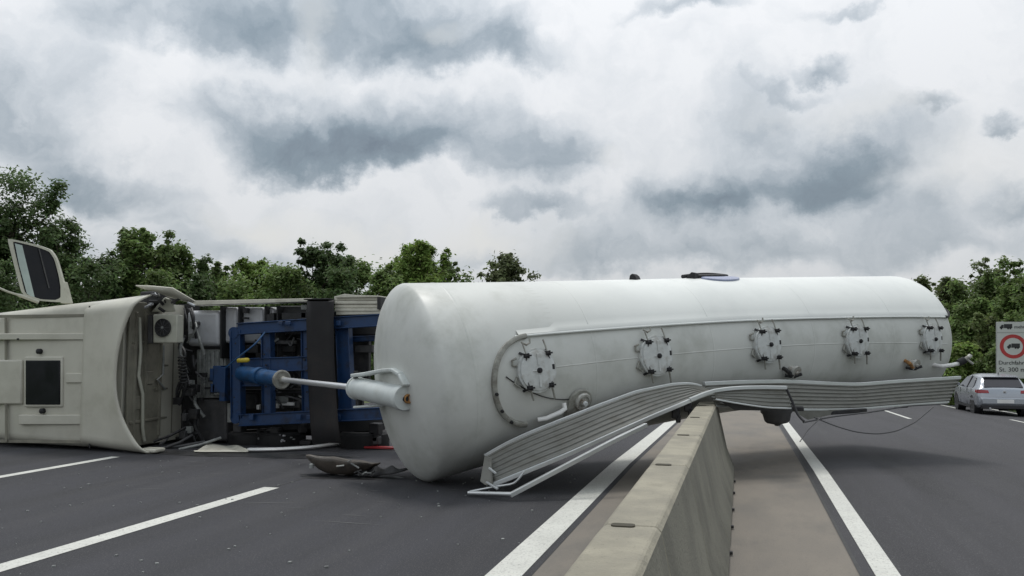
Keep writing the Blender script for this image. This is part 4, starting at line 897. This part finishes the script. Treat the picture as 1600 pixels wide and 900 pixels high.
# ------------------------------------------------------------------ car
def make_car(loc, rz):
    root = thing('car', 'silver hatchback driving away in the far lane next to the sign', 'car', loc, rz=rz)
    iM = Matrix.Translation(Vector([float(c) for c in loc])) @ Matrix.Rotation(rz, 4, 'Z')
    def B(mb, name, m, par=None, **k):
        o = mb.build(name, MT[m], None, **k); o.parent = par or root; return o
    SECT = [(-.02, .40, .56, .62, .74, .50), (.0, .34, .62, .70, .82, .60), (.05, .29, .80, .885, .875, .70), (.10, .27, .90, .955, .89, .74), (.18, .25, .92, 1.02, .895, .71), (.32, .24, .93, 1.165, .895, .665),
            (.54, .22, .94, 1.355, .90, .60), (.70, .21, .94, 1.405, .90, .59), (1.2, .20, .94, 1.455, .90, .615), (1.9, .20, .93, 1.455, .90, .62), (2.5, .20, .92, 1.40, .90, .60),
            (2.75, .20, .92, 1.30, .90, .62), (3.1, .20, .91, 1.11, .895, .67), (3.35, .20, .90, .975, .89, .72), (3.8, .22, .84, .90, .88, .72), (4.1, .25, .74, .80, .85, .68), (4.24, .32, .62, .68, .76, .55), (4.28, .40, .52, .58, .62, .4)]
    rows = []
    for (y, zb, zt_, zr, w, wr) in SECT:
        h = [(0, zb), (.6*w, zb), (.90*w, zb+.03), (.985*w, zb+.13*(zt_-zb)/.7), (w, zb+.45*(zt_-zb)), (.992*w, zb+.72*(zt_-zb)), (.965*w, zt_), (wr+(w*.95-wr)*.42, zt_+(zr-zt_)*.55), (wr+.02, zr-.055*(zr-zt_)/.5-.01), (wr-.10, zr-.005), (wr*.5, zr+.012), (0, zr+.016)]
        rows.append([(x, y, z) for x, z in h]+[(-x, y, z) for x, z in h[::-1][1:-1]])
    mb = MB().grid(rows, True); n = len(rows[0]); mb.f += [tuple(range(n-1, -1, -1)), tuple((len(rows)-1)*n+k for k in range(n))]
    B(mb, 'body', 'car', angle=32)
    B(MB().prism([(-.625, .155, 1.00), (.625, .155, 1.00), (.56, .50, 1.335), (-.56, .50, 1.335)], (0, -.02, .018)), 'rear_window', 'carglass', bevel=.01)
    B(MB().hexa([(-.58, .40, 1.365), (.58, .40, 1.365), (.58, .72, 1.41), (-.58, .72, 1.41)], [(-.56, .40, 1.385), (.56, .40, 1.385), (.56, .74, 1.43), (-.56, .74, 1.43)]), 'roof_spoiler', 'car', bevel=.008)
    for s in (-1, 1):
        pl = [(.80, .885), (2.95, .885), (3.02, .91), (2.45, 1.33), (1.5, 1.375), (1.05, 1.335), (.78, 1.06)]
        def sidex(z): return .868-(max(z, .93)-.93)*.52
        B(MB().prism([(s*(sidex(max(z, .965))+.004), y, max(z, .965)) for y, z in pl], (s*.010, 0, .003)), 'side_window', 'carglass', bevel=.004)
        B(MB().hexa([(s*.868, 1.62, .95), (s*.868, 1.69, .95), (s*.655, 1.69, 1.39), (s*.655, 1.62, 1.39)], [(s*.888, 1.62, .95), (s*.888, 1.69, .95), (s*.672, 1.69, 1.39), (s*.672, 1.62, 1.39)]), 'door_pillar', 'carblk')
        tl = B(MB().hexa([(s*.50, .055, .80), (s*.86, .055, .79), (s*.865, .06, .93), (s*.52, .085, .91)], [(s*.50, .01, .805), (s*.855, .04, .80), (s*.84, .075, .92), (s*.52, .04, .905)]), 'tail_light', 'lightred', bevel=.008)
        B(MB().hexa([(s*.84, .08, .80), (s*.90, .26, .83), (s*.90, .26, .92), (s*.84, .08, .92)], [(s*.875, .06, .80), (s*.906, .26, .83), (s*.902, .26, .92), (s*.865, .07, .925)]), 'lamp_wrap', 'lightred', tl)
        B(MB().hexa([(s*.55, -.005, .44), (s*.74, .005, .44), (s*.74, .005, .47), (s*.55, -.005, .47)], [(s*.55, -.035, .44), (s*.74, -.02, .44), (s*.74, -.02, .47), (s*.55, -.035, .47)]), 'rear_reflector', 'lightred')
        B(MB().hexa([(s*.885, 2.72, .96), (s*1.06, 2.74, .98), (s*1.06, 2.74, 1.10), (s*.885, 2.72, 1.08)], [(s*.885, 2.86, .97), (s*1.05, 2.86, .99), (s*1.05, 2.86, 1.08), (s*.885, 2.86, 1.07)]), 'door_mirror', 'car', bevel=.02)
        B(MB().box((s*.902, 1.35, .80), (.02, .18, .03)), 'door_handle', 'car', bevel=.006)
        for y in (.82, 3.45):
            B(MB().lathe((s*.612, y, .325), (s, 0, 0), [(0, .37), (.286, .37), (.286, .001)], 30, False), 'wheel_arch', 'carblk')
            w = B(MB().lathe((s*.672, y, .318), (s, 0, 0), [(0, .22), (.0, .30), (.02, .318), (.19, .318), (.212, .30), (.216, .235), (.20, .225)], 32, False), 'wheel', 'tyre')
            rm = MB().lathe((s*.672, y, .318), (s, 0, 0), [(.21, .236), (.20, .21), (.15, .20), (.15, .001)], 32, False)
            for k in range(5):
                a = k*2*math.pi/5+.3; rm.bar((s*.867, y+.04*math.cos(a), .318+.04*math.sin(a)), (s*.872, y+.215*math.cos(a), .318+.215*math.sin(a)), .03, .055, up=(1, 0, 0))
            rm.lathe((s*.822, y, .318), (s, 0, 0), [(0, .06), (.06, .055), (.062, .001)], 14, False)
            B(rm, 'rim', 'rim', w)
    B(MB().hexa([(-.80, .0, .24), (.80, .0, .24), (.80, .02, .40), (-.80, .02, .40)], [(-.72, -.045, .26), (.72, -.045, .26), (.78, -.045, .37), (-.78, -.045, .37)]), 'rear_diffuser', 'carblk', bevel=.01)
    B(MB().hexa([(-.80, .06, .385), (.80, .06, .385), (.83, .06, .66), (-.83, .06, .66)], [(-.76, -.055, .41), (.76, -.055, .41), (.76, -.045, .635), (-.76, -.045, .635)]), 'rear_bumper', 'car', bevel=.035, seg=3)
    B(MB().hexa([(-.84, .045, .655), (.84, .045, .655), (.84, .045, .665), (-.84, .045, .665)], [(-.84, .012, .655), (.84, .012, .655), (.84, .012, .665), (-.84, .012, .665)]), 'bumper_gap', 'carblk')
    for s in (-1, 1):
        for y, z0, z1 in ((1.62, .28, .93), (2.70, .28, .90), (.98, .45, .93)): B(MB().bar((s*.895, y, z0), (s*.880, y, z1), .012, .012), 'door_gap', 'carblk')
        B(MB().bar((s*.893, 1.1, .26), (s*.893, 3.05, .26), .03, .08), 'side_sill', 'carblk')
    B(MB().box((0, -.055, .52), (.54, .012, .125)), 'number_plate', 'white', bevel=.003)
    em = B(MB().lathe((0, .06, .845), (0, -1, .1), [(0, .058), (.035, .058), (.038, .050), (.030, .048), (.030, .001)], 24, False), 'badge', 'rim')
    v = MB()
    for a, b in (((-.022, .03), (-.006, -.004)), ((.022, .03), (.006, -.004)), ((-.036, .018), (-.016, -.034)), ((-.016, -.034), (0, -.004)), ((0, -.004), (.016, -.034)), ((.016, -.034), (.036, .018))):
        v.bar((a[0], .022, .848+a[1]), (b[0], .022, .848+b[1]), .008, .007, up=(0, 1, 0))
    B(v, 'badge_letters', 'carblk', em)
    B(MB().hexa([(-.70, .06, .70), (.70, .06, .70), (.70, .06, .715), (-.70, .06, .715)], [(-.70, .022, .70), (.70, .022, .70), (.70, .026, .715), (-.70, .026, .715)]), 'tailgate_crease', 'carblk')
    B(MB().tube([(-.5, -.06, .27), (-.5, .1, .27)], .035, 12), 'exhaust_tip', 'rim')
    B(MB().bar((0, .165, 1.00), (.33, .22, 1.035), .012, .012), 'rear_wiper', 'carblk')
    B(MB().lathe((0, .80, 1.45), (0, -.3, 1), [(0, .02), (.06, .012), (.10, .004), (.10, .001)], 8, False), 'roof_aerial', 'carblk')
    return root
cx, cyy = 9.08, 33.6
make_car((cx, cyy, gz(cx, cyy)), R_(-1.5))

# ------------------------------------------------------------------ sign
sY = 38.0
s0 = atY(1556.5, 503, sY); s1 = atY(1610, 503, sY); bz = gz(20, sY)-.06
sg = thing('road_sign', 'large grey road sign with a red ringed truck symbol behind the silver car', 'road sign', ((s0[0]+s1[0])/2, sY, bz))
pb = thing
def sp(x, y, o=0.0): p = atY(x, y, sY); p[1] -= o; return p
MB().prism([sp(1556.5, 503), sp(1610, 503), sp(1610, 592), sp(1556.5, 592)], (0, .05, 0)).build('sign_panel', MT['sign'], sg, bevel=.02)
MB().prism([sp(1558, 504.5, .006), sp(1608.5, 504.5, .006), sp(1608.5, 519, .006), sp(1558, 519, .006)], (0, .004, 0)).build('upper_field', MT['signw'], sg)
MB().prism([sp(1558, 520.6, .006), sp(1608.5, 520.6, .006), sp(1608.5, 590.5, .006), sp(1558, 590.5, .006)], (0, .004, 0)).build('lower_field', MT['signw'], sg)
def pic(x, y, k, name, par):
    mb = MB(); o = .012
    def q(poly): mb.prism([sp(x+a*k, y+b*k, .014) for a, b in poly], (0, .006, 0))
    q([(-3, -4.2), (10, -4.2), (10, 2.2), (-3, 2.2)]); q([(-9.5, 2.2), (-9.5, .2), (-8, -.6), (-6.5, -3), (-3.6, -3), (-3.6, 2.2)])
    for a in (-7, 3.5, 7): q([(a+1.5*math.cos(t), 2.6+1.5*math.sin(t)) for t in np.linspace(0, 2*math.pi, 12, endpoint=False)])
    return mb.build(name, MT['signk'], par)
pic(1571.5, 510.5, 1.0, 'truck_symbol', sg)
cc_ = sp(1583, 541.3, .008); rr = 16*sY/1250
rg_ = MB().lathe(cc_, (0, -1, 0), [(0, rr), (.006, rr), (.006, rr*.72), (0, rr*.72)], 40, False).build('red_ring', MT['signr'], sg)
pic(1583.3, 541, 1.02, 'truck_symbol', sg)
def text(s, x, y, h, m, par):
    cu = bpy.data.curves.new('t', 'FONT'); cu.body = s; cu.size = 1; cu.extrude = .01; cu.resolution_u = 3
    o = bpy.data.objects.new('t', cu); C.objects.link(o); dg = bpy.context.evaluated_depsgraph_get(); dg.update()
    me = bpy.data.meshes.new_from_object(o.evaluated_get(dg)); bpy.data.objects.remove(o)
    k = h*sY/1250/.7; p = sp(x, y, .014)
    me.transform(Matrix.Translation(Vector(p)) @ Matrix.Rotation(math.pi/2, 4, 'X') @ Matrix.Diagonal((k, k, .4, 1)))
    me.materials.append(MT[m]); t = bpy.data.objects.new('lettering', me); C.objects.link(t); setp(t, par); return t
text('mehr', 1584.5, 513, 4.2, 'signk', sg); text('Durchfahrt', 1560, 569.5, 5.2, 'signk', sg); text('St. 300 m', 1561, 580.5, 5.8, 'signk', sg)
for x in (1566, 1600):
    p = atY(x, 503, sY+.12); MB().tube([(p[0], p[1], bz-.3), (p[0], p[1], p[2]+.02)], .045, 10).build('post', MT['steel'], sg)

# ------------------------------------------------------------------ trees
def leaf_mesh(pts, nrm, size, rg):
    n = len(pts); t = rg.normal(size=(n, 3)); nn = nrm+rg.normal(size=(n, 3))*.6; nn /= np.linalg.norm(nn, axis=1)[:, None]+1e-9
    a = np.cross(nn, t); a /= np.linalg.norm(a, axis=1)[:, None]+1e-9; b = np.cross(nn, a)
    s = (size*rg.uniform(.6, 1.35, n))[:, None]
    P = np.stack([pts-a*s, pts-b*s*.5+nn*s*.12, pts+a*s, pts+b*s*.5+nn*s*.12], 1).reshape(-1, 3)
    return P
def mesh_quads(name, P, m):
    n = len(P)//4; me = bpy.data.meshes.new(name); me.vertices.add(len(P)); me.vertices.foreach_set('co', P.astype(np.float32).ravel())
    me.loops.add(len(P)); me.loops.foreach_set('vertex_index', np.arange(len(P), dtype=np.int32)); me.polygons.add(n)
    me.polygons.foreach_set('loop_start', np.arange(0, len(P), 4, dtype=np.int32)); me.update(calc_edges=True); me.materials.append(m)
    o = bpy.data.objects.new(name, me); C.objects.link(o); return o
def tree(px, Y, topy, wpx, leaf, label, name='tree', cat='tree', style='round', nleaf=9000, ls=.075, seed=1, group=None, bottom=.12):
    rg = np.random.default_rng(seed); rr_ = random.Random(seed)
    b = atY(px, 544, Y); X = b[0]; zg = gz(X, Y)-.06; top = atY(px, topy, Y)[2]; H = top-zg
    dep = float((np.array([X, Y, 1.65])-_O) @ cF); W = wpx*dep/FOC/2*1.02
    root = thing(name, label, cat, (X, Y, zg), group)
    tb = MB(); lean = rr_.uniform(-.05, .05)*H
    trunk = [(X+lean*t*t, Y+.1*math.sin(3*t), zg-.1+H*.78*t) for t in np.linspace(0, 1, 8)]
    r0 = .03*H if style != 'shrub' else .012*H; tb.tube(trunk, [r0*(1-.8*t) for t in np.linspace(0, 1, 8)], 9)
    cl = []
    nb = {'round': 26, 'spiky': 34, 'feather': 40, 'shrub': 22}[style]
    for k in range(nb):
        t = rr_.uniform(bottom+.05, .80); o = np.array(trunk[0])*(1-t)+np.array(trunk[-1])*t; az = k*2.4+rr_.uniform(-.4, .4)
        u = (t-bottom)/(.8-bottom)
        env = W*(1-.55*u**1.8) if style != 'spiky' else W*(1.05-.62*u)
        reach = env*rr_.uniform(.45, 1.0); up = H*(.06+.16*u)*rr_.uniform(.4, 1.25)
        if style in ('spiky', 'feather'): up *= 1.35
        end = o+np.array([math.cos(az)*reach, math.sin(az)*reach, up])
        if end[2] > top-.15: end[2] = top-.15-rr_.random()*.5
        mid = (o+end)/2+np.array([0, 0, .12*reach])
        tb.tube([o, mid, end], [r0*.32, r0*.2, r0*.06], 5)
        for q in np.linspace(.35, 1, 5): cl.append((o+(end-o)*q+np.array([0, 0, .24*reach*q*(1-q)])+rg.normal(size=3)*.12*W, q))
        for _ in range(3):
            e2 = mid+(end-mid)*rr_.uniform(.1, .9)+rg.normal(size=3)*np.array([.34, .34, .26])*W*.8
            e2[2] = min(e2[2], top-.1)
            tb.tube([mid, e2], [r0*.12, r0*.03], 4); cl.append((e2, .9))
    # leader shoots
    for k in range(7 if style == 'spiky' else 3):
        p = np.array(trunk[-1])+np.array([rg.normal()*W*.32, rg.normal()*W*.3, rr_.uniform(-.02, .12)*H])
        q = p+np.array([rg.normal()*.12*W, rg.normal()*.1*W, 0]); q[2] = top-rr_.random()*.12*H
        tb.tube([np.array(trunk[-2]), p, q], [r0*.2, r0*.1, r0*.03], 4)
        for u in np.linspace(.2, 1, 4): cl.append((p+(q-p)*u, 1.6))
    for k in range({'round': 60, 'spiky': 48, 'feather': 60, 'shrub': 40}[style]):
        u = rr_.random(); hh = zg+H*(bottom+.04+(.93-bottom)*u)
        prof_ = (1-u**2.4)**.5 if style != 'spiky' else .12+.88*(1-u**1.25)
        e_ = W*.95*prof_*rr_.random()**.4; az = rr_.uniform(0, 6.28)
        cl.append((np.array([X+math.cos(az)*e_, Y+math.sin(az)*e_, min(hh, top-.3)]), .8))
    tb.build('trunk', MT['bark'], root, smooth=True)
    cen = np.array([c for c, _ in cl]); wt = np.array([.5+.5*q for _, q in cl]); n = int(nleaf*2.8)
    idx = rg.choice(len(cen), n, p=wt/wt.sum())
    cr_ = {'round': .20, 'spiky': .15, 'feather': .14, 'shrub': .22}[style]*max(W, .25*H)
    cs_ = rg.gamma(4, .26, len(cen))[idx]*cr_*(1.15-1.3*np.clip(wt[idx]-1, 0, .5))
    d = rg.normal(size=(n, 3)); rad = np.linalg.norm(d, axis=1)*.40; d /= np.linalg.norm(d, axis=1)[:, None]
    P = cen[idx]+d*(rad*cs_)[:, None]*np.array([1, 1, .75])
    P[:, 2] = np.maximum(P[:, 2], zg+.05)
    out = P-np.array([X, Y, zg+H*.35]); out /= np.linalg.norm(out, axis=1)[:, None]
    nr_ = d*.5+out*.5+np.array([0, 0, .35])
    o = mesh_quads('crown', leaf_mesh(P, nr_, ls*dep/30, rg), LEAF[leaf]); setp(o, root)
    return root
g1 = 'roadside trees left of the motorway'
TREES = [
 (-190, 23, 300, 170, 'mid', 'green tree farthest left, well outside the left edge', 'round', 7000),
 (-90, 25, 310, 150, 'dark', 'dark tree just outside the left edge of the picture', 'round', 7000),
 (10, 27, 262, 190, 'dark', 'tallest dark green roadside tree at the far left above the open cab door', 'round', 15000),
 (95, 29, 338, 130, 'dark', 'dark leafy tree right beside the tallest one, above the cab roof', 'round', 11000),
 (205, 31, 352, 110, 'mid', 'pointed green tree above the cab roof between the tall dark tree and the slim one', 'spiky', 11000),
 (158, 30, 396, 90, 'dark', 'dark rounded tree between the tallest trees and the pointed tree', 'round', 8000),
 (238, 32, 384, 80, 'mid', 'green tree squeezed between the pointed tree and the slim leaning one', 'spiky', 8000),
 (302, 34, 404, 70, 'dark', 'small dark tree just right of the slim leaning tree', 'round', 6000),
 (433, 36, 410, 90, 'mid', 'green tree over the middle of the long beige side board', 'round', 8000),
 (527, 36, 400, 90, 'dark', 'dark tree right beside the upright shoots of the spiky tree', 'spiky', 8000),
 (605, 38, 414, 80, 'mid', 'green tree filling the gap left of the two tall shoots', 'round', 7000),
 (672, 37, 406, 90, 'bright', 'bright green tree right beside the two tall shoots', 'round', 8000),
 (268, 33, 382, 80, 'mid', 'slim leaning green tree right above the air deflector', 'spiky', 8000),
 (335, 36, 410, 80, 'mid', 'low green tree behind the fuel tanks with sky on both sides', 'spiky', 8000),
 (400, 35, 402, 90, 'bright', 'bright green bushy tree above the left end of the blue chassis', 'round', 9000),
 (490, 34, 380, 120, 'dark', 'dark spiky tree with upright shoots above the rubber flap', 'spiky', 14000),
 (560, 37, 404, 100, 'mid', 'mid green rounded tree above the beige locker', 'round', 9000),
 (640, 36, 376, 100, 'bright', 'bright green tree with two tall shoots behind the near tank end', 'spiky', 10000),
 (705, 38, 402, 90, 'mid', 'broad green tree just over the top edge of the near tank end', 'round', 9000),
 (788, 46, 394, 100, 'pale', 'pale feathery dome shaped tree alone above the tank', 'feather', 8000),
]
for i, (px, Y, ty, w, lf, lab, stl, nl) in enumerate(TREES):
    tree(px, Y, ty, w, lf, lab, style=stl, nleaf=nl, seed=29+i, group=g1)
# undergrowth that closes the row down to the ground
for i, (px, Y, ty, w, lf, lab) in enumerate(((-20, 22, 400, 170, 'dark', 'dark shrub low behind the open cab door at the left edge'), (135, 27, 405, 130, 'dark', 'dark shrub just over the middle of the cab top'),
    (240, 30, 418, 110, 'mid', 'green shrub just above the torn cab fairing'), (305, 32, 428, 110, 'dark', 'low dark shrub right of the torn cab fairing'), (372, 31, 430, 110, 'mid', 'wide low shrub behind the left part of the long beige side board'),
    (440, 32, 412, 110, 'mid', 'green shrub behind the right part of the long beige side board'), (530, 32, 416, 110, 'dark', 'dark shrub directly over the rubber flap'), (600, 33, 414, 100, 'mid', 'green shrub between the locker and the tank end'), (670, 35, 416, 100, 'bright', 'bright shrub just over the rounded near tank end'))):
    tree(px, Y, ty, w, lf, lab, name='shrub', cat='shrub', style='shrub', nleaf=7000, seed=60+i, group='undergrowth left of the motorway', bottom=.02)
# further trees of the left row, behind the tank
for i in range(5):
    tree(870+i*85, 62+i*10, 470+i*8, 90, 'mid', ['nearest', 'second', 'third', 'fourth', 'farthest'][i]+' roadside tree of the row hidden behind the tank', style='round', nleaf=3000, seed=80+i, group='roadside trees behind the tank')
g2 = 'trees on the right bank'
RT = [
 (1440, 66, 436, 70, 'olive', 'olive green tree right behind the rounded far tank end', 'round', 8000),
 (1490, 58, 438, 80, 'olive', 'low bushy olive tree between tank end and sign', 'round', 10000),
 (1535, 62, 400, 70, 'pale', 'sparse pale tree with bare upright twigs above the sign', 'feather', 3600),
 (1548, 54, 430, 90, 'mid', 'dense green tree directly above the road sign', 'round', 12000),
 (1590, 50, 404, 80, 'mid', 'green tree at the right edge of the picture', 'feather', 9000),
 (1625, 46, 425, 90, 'mid', 'broad green tree half outside the right edge', 'round', 9000),
 (1690, 45, 415, 100, 'olive', 'olive tree first beyond the right edge of the picture', 'round', 6000),
 (1770, 43, 405, 110, 'mid', 'green tree second beyond the right edge of the picture', 'round', 6000),
 (1860, 41, 410, 110, 'mid', 'green tree third beyond the right edge of the picture', 'round', 6000),
]
for i, (px, Y, ty, w, lf, lab, stl, nl) in enumerate(RT):
    tree(px, Y, ty, w, lf, lab, style=stl, nleaf=nl, seed=101+i, group=g2, bottom=.03)
for i, (px, Y, ty, w, lf, lab) in enumerate(((1462, 62, 437, 110, 'olive', 'wide olive shrub just over the rounded far tank end'), (1505, 56, 446, 100, 'mid', 'wide green shrub between the far tank end and the sparse pale tree'), (1475, 50, 500, 80, 'olive', 'low shrub beside the coupling at the far tank end'), (1515, 47, 470, 80, 'mid', 'tall shrub between the tank end and the sign'),
    (1545, 44, 490, 80, 'olive', 'shrub peeping past the left edge of the sign'), (1600, 43, 480, 100, 'mid', 'shrub standing behind the right part of the sign'), (1455, 60, 470, 70, 'mid', 'shrub hidden mostly by the far tank end'),
    (1500, 42, 535, 70, 'bright', 'bright low shrub behind the roof of the silver car'), (1560, 41, 540, 70, 'mid', 'low shrub around the foot of the road sign'))):
    tree(px, Y, ty, w, lf, lab, name='shrub', cat='shrub', style='shrub', nleaf=9000, seed=140+i, group='shrubs on the right bank', bottom=.0)
for i in range(4):
    tree(1180+i*75, 110-i*10, 500-i*6, 90, 'olive', ['leftmost', 'second', 'third', 'rightmost'][i]+' olive tree of the distant group hidden behind the tank', style='round', nleaf=2500, seed=170+i, group='distant trees behind the tank', bottom=.0)
